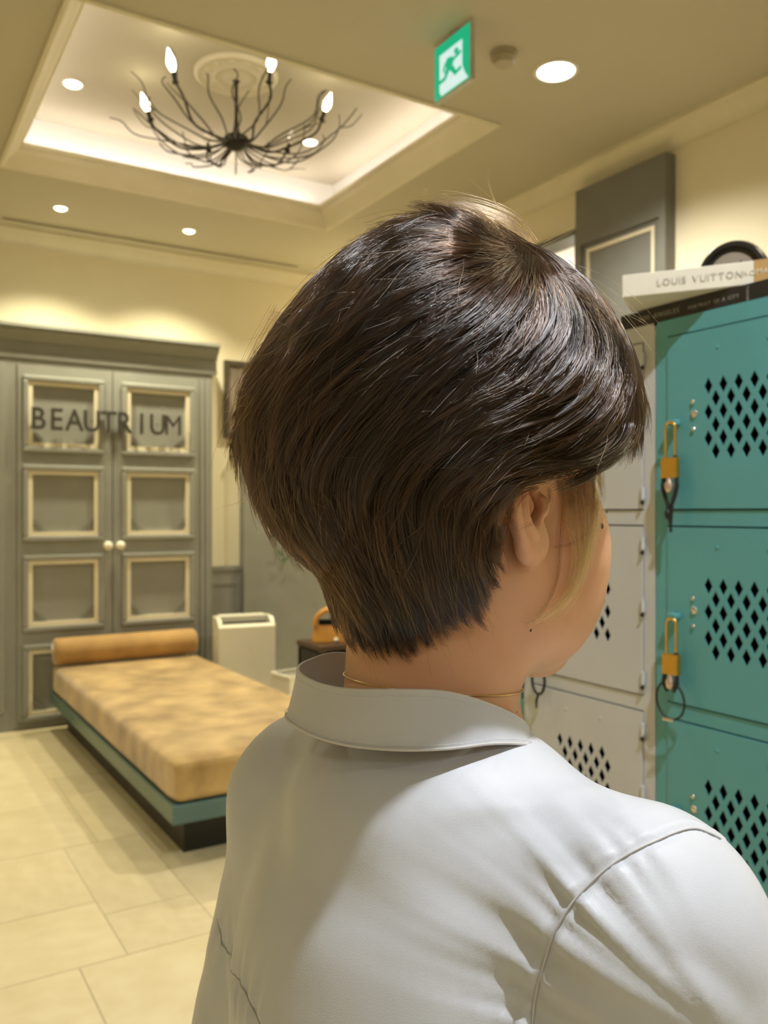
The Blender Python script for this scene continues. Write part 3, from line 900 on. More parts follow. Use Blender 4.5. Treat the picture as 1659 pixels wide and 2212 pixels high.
def head_q(P):
    d = P - HEAD.astype(P.dtype)
    return np.stack([d @ HF.astype(P.dtype), d @ HR.astype(P.dtype), d[..., 2]], -1)
def torso_q(P):
    d = P - T0.astype(P.dtype)
    return np.stack([d @ TR.astype(P.dtype), d @ TF.astype(P.dtype), P[..., 2]], -1)
def from_head(a, b, c_):
    return HEAD + HF * a + HR * b + np.array([0, 0, c_])
def from_torso(p, q, z):
    return T0 + TR * p + TF * q + np.array([0, 0, z])

EAR_O = np.array([-.017, .0700, .0045])
EAR_S = .90
def ear_sdf(Q, s):
    """outer ear on side s; axes: e1 forward along the plate, e2 up, e3 outward"""
    q = Q * np.array([1, s, 1], Q.dtype)
    ang = math.radians(4)
    e3 = np.array([math.sin(ang), math.cos(ang), 0])
    e1 = np.array([math.cos(ang), -math.sin(ang), 0])
    tilt = math.radians(12)
    up = np.array([0, 0, 1.0])
    e2 = up * math.cos(tilt) - e1 * math.sin(tilt)
    f1 = e1 * math.cos(tilt) + up * math.sin(tilt)
    d = (q - EAR_O.astype(Q.dtype)) / np.float32(EAR_S)
    E = np.stack([d @ f1.astype(Q.dtype), d @ e2.astype(Q.dtype), d @ e3.astype(Q.dtype)], -1)
    plate = ell(E, (-.011, .001, .003), (.0175, .030, .0050))
    lobe = ell(E, (-.003, -.025, .0010), (.0165, .0140, .0062))
    r = smin(plate, lobe, .008)
    rim = None
    # helix: from the front top round the back down to the lobe
    hp = [(.004, .012, .004), (.004, .022, .006), (-.003, .0305, .0075), (-.013, .031, .0085), (-.0225, .024, .0090), (-.0275, .012, .0092), (-.0275, -.002, .0088), (-.0235, -.015, .0075), (-.016, -.025, .0055)]
    for a, b in zip(hp[:-1], hp[1:]):
        c_ = cap(E, a, b, .0034, .0034)
        rim = c_ if rim is None else np.minimum(rim, c_)
    r = smin(r, rim, .0035)
    anti = cap(E, (-.017, .016, .0085), (-.0185, -.004, .0085), .0032, .0034)
    anti = np.minimum(anti, cap(E, (-.0185, -.004, .0085), (-.010, -.0165, .0075), .0034, .0036))
    r = smin(r, anti, .003)
    concha = ell(E, (-.0065, .000, .0085), (.0092, .0125, .0095))
    r = smax(r, -concha, .003)
    tragus = ell(E, (.0035, -.002, .0075), (.0052, .0075, .0036))
    r = smin(r, tragus, .003)
    return r * np.float32(EAR_S)

def head_sdf(P, fine=True):
    Q = head_q(P)
    S = Q.copy(); S[..., 1] = np.abs(S[..., 1])
    d = ell(Q, (-.010, 0, .052), (.094, .073, .082))
    d = smin(d, ell(Q, (.038, 0, .030), (.056, .062, .068)), .02)
    d = smin(d, ell(Q, (.040, 0, -.040), (.052, .053, .060)), .02)
    d = smin(d, ell(S, (.050, .040, -.020), (.035, .034, .040)), .022)
    d = smin(d, ell(S, (.040, .036, -.055), (.040, .034, .040)), .022)
    d = smin(d, cap(S, (-.004, .051, -.035), (.012, .049, -.062), .017, .016), .022)
    d = smin(d, cap(S, (.012, .047, -.064), (.070, .014, -.094), .0165, .015), .022)
    d = smin(d, ell(Q, (.072, 0, -.090), (.022, .024, .019)), .02)
    d = smin(d, ell(S, (.075, .028, .034), (.020, .026, .010)), .012)     # brow
    d = smin(d, ell(S, (.072, .030, .018), (.016, .017, .012)), .008)     # lids
    d = smin(d, cap(Q, (.090, 0, .022), (.107, 0, -.012), .0075, .0115), .012)
    d = smin(d, ell(S, (.098, .011, -.016), (.010, .008, .0075)), .006)
    d = smin(d, ell(Q, (.090, 0, -.044), (.012, .022, .0065)), .006)      # lips
    d = smin(d, ell(Q, (.089, 0, -.055), (.012, .019, .0065)), .005)
    d = smin(d, cap(P, HEAD - HF * .022 + np.array([0, 0, .0]), np.array([.0275, .512, 1.27]), .049, .055), .028)
    if fine:
        e = np.minimum(ear_sdf(Q, 1), ear_sdf(Q, -1))
        d = smin(d, e, .0045)
        d = smax(d, -ell(S, (-.0205, .0705, .003), (.0056, .018, .0074)), .002)
    return d

def skin_sdf(P, fine=True):
    d = head_sdf(P, fine)
    q = torso_q(P)
    S = q.copy(); S[..., 0] = np.abs(S[..., 0])
    b = ell(q, (0, .012, 1.12), (.130, .088, .165))
    b = smin(b, cap(S, (0, -.005, 1.22), (.095, -.005, 1.215), .045, .038), .03)
    b = smin(b, cap(S, (.025, -.002, 1.262), (.115, -.005, 1.228), .032, .028), .03)
    return smin(d, b, .03)
def body_sdf(P):
    q = torso_q(P)
    S = q.copy(); S[..., 0] = np.abs(S[..., 0])
    b = ell(q, (0, .012, 1.12), (.130, .088, .165))
    b = smin(b, cap(S, (0, -.005, 1.22), (.095, -.005, 1.215), .045, .038), .03)
    b = smin(b, cap(S, (.025, -.002, 1.262), (.115, -.005, 1.228), .032, .028), .03)
    b = smin(b, ell(q, (0, .01, .98), (.118, .085, .17)), .04)
    b = smin(b, ell(q, (0, 0, .85), (.150, .100, .13)), .04)
    b = smin(b, cap(S, (.128, -.005, 1.215), (.176, -.018, .96), .036, .033), .02)
    b = smin(b, cap(S, (.176, -.018, .96), (.186, .045, .745), .031, .022), .015)
    b = smin(b, ell(S, (.186, .060, .695), (.014, .036, .048)), .015)
    for dq, z1, L in ((.030, .585, .008), (.052, .580, .008), (.072, .590, .0078), (.088, .605, .007)):
        b = smin(b, cap(S, (.187, .045 + (dq - .03) * .9 - .01, .66), (.178, dq + .012, z1 + .045), .0095, .0085), .006)
        b = smin(b, cap(S, (.178, dq + .012, z1 + .045), (.168, dq + .016, z1 + .02), .0085, .0075), .004)
    b = smin(b, cap(S, (.178, .085, .705), (.164, .108, .665), .010, .0085), .008)
    b = smin(b, cap(S, (.080, 0, .82), (.085, .005, .46), .074, .050), .03)
    b = smin(b, cap(S, (.085, .005, .46), (.085, -.012, .09), .048, .034), .02)
    b = smin(b, ell(S, (.087, .050, .040), (.038, .115, .036)), .02)
    return b
def shirt_sdf(P):
    q = torso_q(P)
    S = q.copy(); S[..., 0] = np.abs(S[..., 0])
    b = ell(q, (0, -.006, 1.155), (.138, .116, .138))
    b = smin(b, ell(q, (0, .004, 1.06), (.156, .116, .20)), .04)
    b = smin(b, cap(S, (.020, -.012, 1.232), (.118, -.008, 1.228), .050, .050), .035)
    b = smin(b, cap(S, (.060, -.006, 1.240), (.128, -.004, 1.236), .042, .046), .03)
    b = smin(b, ell(q, (-.004, -.014, 1.262), (.074, .078, .050)), .03)
    b = smin(b, ell(q, (0, 0, .95), (.160, .118, .26)), .04)
    b = smin(b, cap(S, (.140, -.004, 1.216), (.192, -.018, .97), .050, .058), .035)
    b = smin(b, cap(S, (.192, -.018, .97), (.200, .035, .80), .056, .042), .03)
    return smax(b, .79 - P[..., 2], .01)
def trousers_sdf(P):
    q = torso_q(P)
    S = q.copy(); S[..., 0] = np.abs(S[..., 0])
    b = ell(q, (0, 0, .85), (.160, .110, .14))
    b = smin(b, cap(S, (.085, 0, .80), (.092, .0, .07), .086, .066), .03)
    return smax(smax(b, P[..., 2] - .84, .005), .045 - P[..., 2], .004)

def surface_nets(fn, xs, ys, zs):
    nx, ny, nz = len(xs), len(ys), len(zs)
    F = np.empty((nx, ny, nz), np.float32)
    XX, YY = np.meshgrid(xs, ys, indexing='ij')
    for k0 in range(0, nz, 24):
        zz = zs[k0:k0 + 24]
        P = np.empty((nx, ny, len(zz), 3), np.float32)
        P[..., 0] = XX[..., None]; P[..., 1] = YY[..., None]; P[..., 2] = zz
        F[:, :, k0:k0 + 24] = fn(P.reshape(-1, 3)).reshape(nx, ny, len(zz))
    ins = F < 0
    cnt = np.zeros((nx - 1, ny - 1, nz - 1), np.uint8)
    for i in (0, 1):
        for j in (0, 1):
            for k in (0, 1):
                cnt += ins[i:nx - 1 + i, j:ny - 1 + j, k:nz - 1 + k]
    act = (cnt > 0) & (cnt < 8)
    I, J, K = np.nonzero(act)
    vid = np.full(act.shape, -1, np.int64)
    vid[I, J, K] = np.arange(len(I))
    acc = np.zeros((len(I), 3)); n = np.zeros(len(I))
    corners = [(i, j, k) for i in (0, 1) for j in (0, 1) for k in (0, 1)]
    G = [np.asarray(xs, float), np.asarray(ys, float), np.asarray(zs, float)]
    for a in corners:
        for ax in range(3):
            if a[ax] == 1:
                continue
            b = list(a); b[ax] = 1
            fa = F[I + a[0], J + a[1], K + a[2]].astype(float); fb = F[I + b[0], J + b[1], K + b[2]].astype(float)
            m = (fa < 0) != (fb < 0)
            t = np.where(m, fa / np.where(m, fa - fb, 1), 0)
            pa = np.stack([G[0][I + a[0]], G[1][J + a[1]], G[2][K + a[2]]], -1)
            pb = np.stack([G[0][I + b[0]], G[1][J + b[1]], G[2][K + b[2]]], -1)
            acc += np.where(m[:, None], pa + t[:, None] * (pb - pa), 0)
            n += m
    V = acc / n[:, None]
    quads = []
    for ax in range(3):
        o1, o2 = (ax + 1) % 3, (ax + 2) % 3
        s0 = [slice(1, -1)] * 3; s1 = [slice(1, -1)] * 3
        s0[ax] = slice(0, F.shape[ax] - 1); s1[ax] = slice(1, F.shape[ax])
        A = ins[tuple(s0)]; B = ins[tuple(s1)]
        ch_ = np.nonzero(A != B)
        idx = [c_.copy() for c_ in ch_]
        for o in (o1, o2):
            idx[o] = idx[o] + 1
        def cell(d1, d2):
            q = [c_.copy() for c_ in idx]
            q[o1] = q[o1] - d1; q[o2] = q[o2] - d2
            return vid[q[0], q[1], q[2]]
        Q4 = np.stack([cell(1, 1), cell(0, 1), cell(0, 0), cell(1, 0)], -1)
        fl = ~A[ch_]
        Q4[fl] = Q4[fl][:, ::-1]
        quads.append(Q4)
    return V, np.concatenate(quads)
def np_mesh(name, V, Q4, m, parent, smooth=180):
    me = bpy.data.meshes.new(name)
    me.vertices.add(len(V))
    me.vertices.foreach_set('co', (V - PO).astype(np.float32).ravel())
    me.loops.add(Q4.size)
    me.loops.foreach_set('vertex_index', Q4.astype(np.int32).ravel())
    me.polygons.add(len(Q4))
    me.polygons.foreach_set('loop_start', np.arange(0, Q4.size, Q4.shape[1], dtype=np.int32))
    me.polygons.foreach_set('loop_total', np.full(len(Q4), Q4.shape[1], np.int32))
    me.update(calc_edges=True)
    me.validate()
    return link_mesh(name, me, m, parent, smooth)
def grade(*parts):
    out = []
    for a, b, s in parts:
        out.append(np.arange(a, b, s))
    return np.concatenate(out)

def trace(px, py, fn, t0=.30, t1=.80):
    """where the line of sight through a picture point meets a surface"""
    px = np.atleast_1d(np.asarray(px, float)); py = np.atleast_1d(np.asarray(py, float))
    D = np.stack([(px - CX) / FPX, np.ones_like(px), (CY - py) / FPX], -1)
    t = np.full(len(px), t0)
    for _ in range(60):
        P = D * t[:, None] + np.array([0, 0, CAM_Z])
        t = np.minimum(t + np.clip(fn(P), -.02, .02) * .8, t1)
    return D * t[:, None] + np.array([0, 0, CAM_Z])
def grad(fn, P, e=.0008):
    g = np.stack([fn(P + np.eye(3)[i] * e) - fn(P - np.eye(3)[i] * e) for i in range(3)], -1)
    return g / np.maximum(np.linalg.norm(g, axis=-1, keepdims=True), 1e-9)

# skin material with slight blotching
M['skin'] = mat('skin', (0.77, 0.46, 0.29), 0.48, scale=22, col2=(0.73, 0.40, 0.25), sss=0.35, bump=0.05, bump_scale=420, spec=0.35)
M['mole'] = mat('mole', (0.10, 0.042, 0.022), 0.5, var=0.2, scale=300)
M['shirt'] = mat('pale_satin_cloth', (0.60, 0.63, 0.70), 0.50, var=0.05, scale=30, bump=0.10, bump_scale=1500, sheen=0.25)
M['piping'] = mat('pale_seam_cloth', (0.64, 0.635, 0.65), 0.5, var=0.05, scale=60)
M['trousers'] = mat('charcoal_cloth', (0.03, 0.03, 0.035), 0.8, var=0.2, scale=30)
M['shoe'] = mat('black_leather', (0.015, 0.014, 0.013), 0.35, var=0.2, scale=20)
M['eye_white'] = mat('eye_white', (0.75, 0.72, 0.68), 0.15, var=0.05, scale=80)
M['iris'] = mat('dark_iris', (0.03, 0.015, 0.008), 0.1, var=0.3, scale=200)
M['chain'] = mat('fine_gold_chain', (0.80, 0.62, 0.36), 0.25, metal=1.0, var=0.1, scale=200)

def full_sdf(P):
    zmin, zmax = P[..., 2].min(), P[..., 2].max()
    if zmin > 1.33:
        return head_sdf(P)
    b = body_sdf(P)
    if zmax > 1.20:
        return smin(head_sdf(P), b, .03)
    return b
xs = grade((-.30, -.06, .008), (-.06, .03, .004), (.03, .165, .0018), (.165, .32, .008))
ys = grade((.30, .44, .007), (.44, .60, .0018), (.60, .69, .004), (.69, .80, .008))
zs = grade((-.01, 1.26, .011), (1.26, 1.36, .003), (1.36, 1.455, .0017), (1.455, 1.59, .004))
V, Q4 = surface_nets(full_sdf, xs, ys, zs)
pc = np_mesh('person', V, Q4, M['skin'], None)
pw_ = W(PO[0], PO[1], 0)
pc.location = pw_
pc.rotation_euler = (0, 0, -YAW)
tag(pc, 'person with short dark brown hair in a pale grey band-collar blouse, seen from behind', 'person')

# blouse
seamR = trace([1556, 1528, 1500, 1455, 1420, 1375, 1330, 1292, 1260, 1233, 1210, 1193, 1180, 1169, 1160, 1153, 1150], [1812, 1798, 1790, 1800, 1815, 1835, 1860, 1888, 1920, 1953, 1990, 2024, 2060, 2095, 2130, 2170, 2212], shirt_sdf)
seamL = trace([468, 474, 484, 497, 512, 533, 560], [1985, 2020, 2050, 2080, 2115, 2160, 2212], shirt_sdf)
folds = [(trace([900, 1000, 1100, 1200, 1310], [1772, 1752, 1738, 1722, 1700], shirt_sdf), .0011, .007),
         (trace([1010, 1110, 1200, 1290], [1800, 1782, 1768, 1750], shirt_sdf), -.0009, .008),
         (trace([1130, 1230, 1330, 1400], [1870, 1835, 1800, 1790], shirt_sdf), .0012, .007),
         (trace([1450, 1500, 1560, 1600], [2080, 2130, 2190, 2210], shirt_sdf), .0016, .006),
         (trace([1480, 1540, 1600, 1640], [2050, 2090, 2150, 2200], shirt_sdf), -.0012, .007),
         (trace([1280, 1340, 1420, 1500], [1980, 1950, 1915, 1890], shirt_sdf), -.0014, .012)]
xs = grade((-.31, -.17, .006), (-.17, .27, .0026), (.27, .34, .006))
ys = grade((.33, .56, .0026), (.56, .80, .006))
zs = grade((.77, 1.10, .010), (1.10, 1.315, .0026))
V, Q4 = surface_nets(shirt_sdf, xs, ys, zs)
N_ = grad(shirt_sdf, V)
def near(poly, V):
    best = np.full(len(V), 1e9); arc = np.zeros(len(V)); side = np.zeros(len(V))
    s = 0.0
    for a, b in zip(poly[:-1], poly[1:]):
        d = b - a; L = np.linalg.norm(d)
        t = np.clip(((V - a) @ d) / (L * L), 0, 1)
        r = np.linalg.norm(V - a - t[:, None] * d, axis=-1)
        m = r < best
        best[m] = r[m]; arc[m] = s + t[m] * L
        side[m] = np.sign(np.cross(V - a, d)[m] @ np.array([0, -1.0, .3]))
        s += L
    return best, arc, side, s
def cloth_disp(V):
    """gathers, seam grooves and soft folds, as a shift along the surface normal"""
    disp = np.zeros(len(V))
    d, s, sd, L = near(seamR, V)
    gath = np.clip((s / L - .25) / .25, 0, 1)
    wav = np.sin(s * 2 * math.pi / .0135 + 1.5 * np.sin(s * 130)) * .6 + np.sin(s * 2 * math.pi / .0078) * .25
    fade = np.clip(d / .004, 0, 1)
    disp += gath * .0024 * wav * np.exp(-d / .016) * fade
    disp += gath * .0016 * np.sin(s * 2 * math.pi / .021 + 1) * np.exp(-d / .035) * fade
    disp -= .0010 * np.exp(-(d / .0022) ** 2)
    disp += .0010 * np.exp(-((d - .004) / .003) ** 2) * (sd > 0)
    d, s, sd, L = near(seamL, V)
    disp -= .0010 * np.exp(-(d / .0025) ** 2)
    disp += .0014 * np.sin(s * 2 * math.pi / .014) * np.exp(-d / .015) * np.clip(d / .004, 0, 1)
    for poly, amp, wd in folds:
        d, s, sd, L = near(poly, V)
        disp += amp * np.exp(-(d / wd) ** 2) * np.sin(np.clip(s / L, 0, 1) * math.pi) ** .7
    q = torso_q(V)
    disp += .0007 * np.sin(q[:, 0] * 60 + 2 * np.sin(q[:, 2] * 40)) * np.sin(q[:, 2] * 50 + q[:, 0] * 25)
    disp += .003 * np.sin(q[:, 0] * 45) * np.clip((1.12 - q[:, 2]) / .2, 0, 1)
    return disp
V = V + N_ * cloth_disp(V)[:, None]
shirt = np_mesh('blouse', V, Q4, M['shirt'], pc)
shirt['label'] = 'pale grey satin blouse with gathered sleeves'
def local(P):
    return [tuple(p) for p in (np.asarray(P) - PO)]
def on_cloth(P, off):
    n = grad(shirt_sdf, P)
    P = P - n * shirt_sdf(P)[:, None]
    return P + n * (cloth_disp(P) + off)[:, None]
for nm, sm in (('armhole_seam', seamR), ('armhole_seam', seamL)):
    MB().tube(local(on_cloth(catmull(sm, 90), .0007)), .00055, 6).build(nm, M['piping'], shirt, smooth=180)

# band collar: loop of (right, away, top height, bottom height, outward slant of the foot)
CL = [(.0073, .446, 1.3365, 1.3070), (-.0185, .459, 1.3340, 1.3060), (-.0385, .482, 1.3330, 1.3060), (-.0525, .512, 1.3345, 1.3065), (-.0490, .548, 1.3345, 1.303),
      (-.0300, .578, 1.3340, 1.298), (.0020, .596, 1.3220, 1.290), (.0420, .598, 1.3050, 1.276), (.0740, .578, 1.2950, 1.270), (.0880, .545, 1.2940, 1.272), (.0870, .508, 1.3010, 1.284),
      (.0760, .480, 1.3140, 1.299), (.0560, .4590, 1.3265, 1.3065), (.0320, .4480, 1.3350, 1.3070)]
ring = catmull(CL, 140, closed=True)
cen = ring[:, :2].mean(0)
rad = (ring[:, :2] - cen); rad /= np.linalg.norm(rad, axis=1, keepdims=True)
rows = []
for k in range(7):
    f = k / 6
    z = ring[:, 2] * (1 - f) + ring[:, 3] * f
    xy = ring[:, :2] + rad * (.0065 * f ** 1.3)
    rows.append(np.column_stack([xy, z]))
inner = [r - np.column_stack([rad * .0016, np.zeros(len(rad))]) for r in rows]
allr = rows[::-1] + inner            # outer foot -> outer top -> inner top -> inner foot
Vc = np.concatenate(allr)
n = len(ring)
Qc = []
for j in range(len(allr) - 1):
    i = np.arange(n); i2 = (i + 1) % n
    Qc.append(np.stack([j * n + i, j * n + i2, (j + 1) * n + i2, (j + 1) * n + i], -1))
collar = np_mesh('collar', Vc, np.concatenate(Qc)[:, ::-1], M['shirt'], shirt, 60)
MB().tube(local(rows[0] - np.column_stack([rad * .0008, np.zeros(n)])), .0010, 8, closed=True).build('collar_edge', M['piping'], collar, smooth=180)
MB().tube(local(rows[-1] + np.array([0, 0, .0004])), .0009, 8, closed=True).build('collar_seam', M['piping'], collar, smooth=180)
# row of stitches just below the collar's edge and above its seam
stm = MB()
for row, dz in ((rows[0], -.0028), (rows[-1], .0026)):
    for i in range(0, n):
        for h in (0, .5):
            a = row[i] * (1 - h) + row[(i + 1) % n] * h; b = row[i] * (1 - h - .28) + row[(i + 1) % n] * (h + .28)
            o_ = np.array([rad[i, 0] * .0004, rad[i, 1] * .0004, dz])
            stm.tube(local(np.array([a + o_, b + o_])), .00022, 4)
s_ = stm.build('stitching', M['piping'], collar)
s_['kind'] = 'stuff'

V, Q4 = surface_nets(trousers_sdf, np.arange(-.25, .30, .012), np.arange(.34, .72, .012), np.arange(.02, .88, .012))
np_mesh('trousers', V, Q4, M['trousers'], pc)
for s in (-1, 1):
    a = from_torso(s * .090, .055, 0)
    def shoe_sdf(P, a=a):
        dd = P - a
        Q = np.stack([dd @ TR, dd @ TF, P[..., 2]], -1)
        return smax(ell(Q, (0, 0, .038), (.048, .135, .045)), .001 - P[..., 2], .003)
    V, Q4 = surface_nets(shoe_sdf, np.arange(a[0] - .16, a[0] + .16, .01), np.arange(a[1] - .16, a[1] + .16, .01), np.arange(-.01, .10, .008))
    np_mesh('shoe', V, Q4, M['shoe'], pc)

# eyes and moles
for s in (-1, 1):
    e_ = MB().ball(tuple(from_head(.0720, s * .029, .0165) - PO), .0118, 20, 12).build('eye', M['eye_white'], pc, smooth=180)
    MB().ball(tuple(from_head(.0800, s * .0295, .0165) - PO), .0048, 14, 10).build('iris', M['iris'], e_, smooth=180)
mp_ = trace([1301, 1311, 1147, 1117], [1135, 1105, 1361, 1537], lambda P: skin_sdf(P))
mg = grad(skin_sdf, mp_)
for p, g, r in zip(mp_, mg, (.0016, .0008, .0007, .0005)):
    mb = MB().ball((0, 0, 0), (r, r, r * .35), 12, 8)
    qn = Vector((0, 0, 1)).rotation_difference(Vector(g))
    mb.v = [tuple(qn @ Vector((x, y * 1.35, z)) + Vector(p - PO)) for x, y, z in mb.v]
    mb.build('mole', M['mole'], pc, smooth=180)

# necklace lying round the foot of the neck
ang = np.linspace(0, 2 * math.pi, 160, endpoint=False)
nl = []
for a in ang:
    dirn = np.array([math.cos(a), math.sin(a), 0])
    base_ = np.array([.031, .522, 1.3265 - .0065 * (math.cos(a - PHT))])
    lo, hi = .02, .12
    for _ in range(24):
        m_ = (lo + hi) / 2
        if skin_sdf((base_ + dirn * m_)[None])[0] > .0008: hi = m_
        else: lo = m_
    nl.append(base_ + dirn * hi)
neck = MB().tube(local(np.array(nl)), .0005, 6, closed=True).build('necklace', M['chain'], None, smooth=180)
neck.location = pw_; neck.rotation_euler = (0, 0, -YAW)
tag(neck, 'fine gold chain necklace round the neck inside the collar', 'necklace')
# ------------------------------------------------------------------ hair: a shaped mass with layered strands that follow the cut
HC = np.array([.0331, .53, 1.5005])                  # centre of the hair mass
HAX = np.array([.138, .106, .116])                   # half sizes: front-back, side-side, up-down
def to_px(P):
    return CX + FPX * P[..., 0] / P[..., 1], CY - FPX * (P[..., 2] - CAM_Z) / P[..., 1]
def from_px(px, py, v):
    return np.stack([(px - CX) / FPX * v, v, CAM_Z + (CY - py) / FPX * v], -1)
# profile of the cut seen from behind the right shoulder
OUT = np.array([(985, 447), (1045, 462), (1095, 492), (1140, 520), (1200, 548), (1250, 585), (1300, 635), (1342, 695), (1372, 755), (1390, 815), (1398, 870), (1394, 920), (1374, 962), (1335, 1002),
                (1290, 1022), (1230, 1038), (1170, 1052), (1112, 1068), (1088, 1110), (1076, 1160), (1072, 1205), (1092, 1248), (1062, 1300), (1042, 1330), (980, 1350), (930, 1385), (870, 1400), (800, 1410),
                (758, 1390), (722, 1345), (700, 1290), (690, 1248), (645, 1215), (596, 1165), (556, 1100), (528, 1035), (512, 975), (505, 920), (512, 860), (535, 800), (575, 728), (630, 650), (695, 578), (770, 515), (850, 470), (920, 452)], float)
# the mass itself goes on under the hem, where the hair lies against neck and temple
FULL = np.array([p for p in OUT if not (p[1] > 955 and p[0] > 745)] + [(1392, 985), (1362, 1075), (1308, 1160), (1240, 1245), (1165, 1325), (1075, 1400), (970, 1445), (880, 1458), (805, 1440), (752, 1400)], float)
ocx, ocy = to_px(HC)
def polar(poly):
    a = np.arctan2(poly[:, 1] - ocy, poly[:, 0] - ocx); r = np.hypot(poly[:, 1] - ocy, poly[:, 0] - ocx)
    o = np.argsort(a)
    a, r = a[o], r[o]
    return np.concatenate([a - 2 * math.pi, a, a + 2 * math.pi]), np.concatenate([r] * 3)
HEM, MASS = polar(OUT), polar(FULL)
def rt_of(a, which=None):
    return np.interp(a, *(HEM if which is None else which))
def base_pts(nu, nv):
    th = np.linspace(0, 2 * math.pi, nu, endpoint=False); ph = np.linspace(.0, math.pi, nv)
    T_, P_ = np.meshgrid(th, ph, indexing='ij')
    s = np.stack([np.sin(P_) * np.cos(T_), np.sin(P_) * np.sin(T_), np.cos(P_)], -1)
    return s
def ellip(s):
    return HC + (s[..., :1] * HAX[0]) * HF + (s[..., 1:2] * HAX[1]) * HR + (s[..., 2:] * HAX[2]) * np.array([0, 0, 1])
sd_ = base_pts(900, 450).reshape(-1, 3)
Pb = ellip(sd_)
bx, by = to_px(Pb)
ba = np.arctan2(by - ocy, bx - ocx); br_ = np.hypot(by - ocy, bx - ocx)
nbin = 180
bi = np.clip(((ba + math.pi) / (2 * math.pi) * nbin).astype(int), 0, nbin - 1)
r0 = np.zeros(nbin); np.maximum.at(r0, bi, br_)
abin = (np.arange(nbin) + .5) / nbin * 2 * math.pi - math.pi
def r0_of(a):
    return np.interp(a, np.concatenate([abin - 2 * math.pi, abin, abin + 2 * math.pi]), np.concatenate([r0] * 3))
def shape(P):
    """pull the plain ellipsoid out to the profile of the cut"""
    x, y = to_px(P)
    a = np.arctan2(y - ocy, x - ocx)
    k = rt_of(a, MASS) / r0_of(a)
    return from_px(ocx + (x - ocx) * k, ocy + (y - ocy) * k, P[..., 1])
Ps = shape(Pb)
def nrm(v):
    return v / np.maximum(np.linalg.norm(v, axis=-1, keepdims=True), 1e-9)
def out_normal(P):
    d = P - HC
    a, b, c_ = d @ HF, d @ HR, d[..., 2]
    return nrm((a / HAX[0] ** 2)[..., None] * HF + (b / HAX[1] ** 2)[..., None] * HR + (c_ / HAX[2] ** 2)[..., None] * np.array([0, 0, 1.0]))
# depth maps of the near and far side of the mass
GX, GY, GS = 430.0, 380.0, 4.0
GW, GH = 260, 275
def depth_map(sel, far):
    x, y = to_px(Ps[sel]); v = Ps[sel][:, 1]
    i = np.clip(((x - GX) / GS).astype(int), 0, GW - 1); j = np.clip(((y - GY) / GS).astype(int), 0, GH - 1)
    D = np.full((GW, GH), -9.0 if far else 9.0)
    (np.maximum if far else np.minimum).at(D, (i, j), v)
    ok = np.abs(D) < 5
    D = np.where(ok, D, 0.0)
    for it in range(90):
        if ok.all(): break
        S = np.zeros_like(D); Nn = np.zeros_like(D)
        for di, dj in ((1, 0), (-1, 0), (0, 1), (0, -1)):
            S += np.roll(np.roll(D * ok, di, 0), dj, 1); Nn += np.roll(np.roll(ok, di, 0), dj, 1)
        new = (~ok) & (Nn > 0)
        D[new] = S[new] / Nn[new]
        ok = ok | new
    for it in range(3):
        D = (D + np.roll(D, 1, 0) + np.roll(D, -1, 0) + np.roll(D, 1, 1) + np.roll(D, -1, 1)) / 5
    return D
Nb = out_normal(Pb)
facing = (Nb * nrm(Pb - np.array([0, 0, CAM_Z]))).sum(-1)
DN = depth_map(facing < .08, False)
def sample(D, x, y):
    fx = np.clip((x - GX) / GS - .5, 0, GW - 1.001); fy = np.clip((y - GY) / GS - .5, 0, GH - 1.001)
    i, j = fx.astype(int), fy.astype(int); a, b = fx - i, fy - j
    return D[i, j] * (1 - a) * (1 - b) + D[i + 1, j] * a * (1 - b) + D[i, j + 1] * (1 - a) * b + D[i + 1, j + 1] * a * b
sx_ = np.arange(470, 1430, 8.0); sy_ = np.arange(980, 1470, 8.0)
gx_, gy_ = np.meshgrid(sx_, sy_, indexing='ij')
DS = trace(gx_.ravel(), gy_.ravel(), lambda P: head_sdf(P.astype(np.float32)).astype(float), .36, .70)[:, 1].reshape(gx_.shape)
DS[DS > .64] = .64
def skin_depth(x, y):
    fx = np.clip((x - 470) / 8, 0, len(sx_) - 1.001); fy = np.clip((y - 980) / 8, 0, len(sy_) - 1.001)
    i, j = fx.astype(int), fy.astype(int); a, b = fx - i, fy - j
    d = DS[i, j] * (1 - a) * (1 - b) + DS[i + 1, j] * a * (1 - b) + DS[i, j + 1] * (1 - a) * b + DS[i + 1, j + 1] * a * b
    return np.where(y < 980, 1.0, d)
def inside(x, y, grow=0.0):
    a = np.arctan2(y - ocy, x - ocx)
    return np.hypot(y - ocy, x - ocx) < rt_of(a) + grow

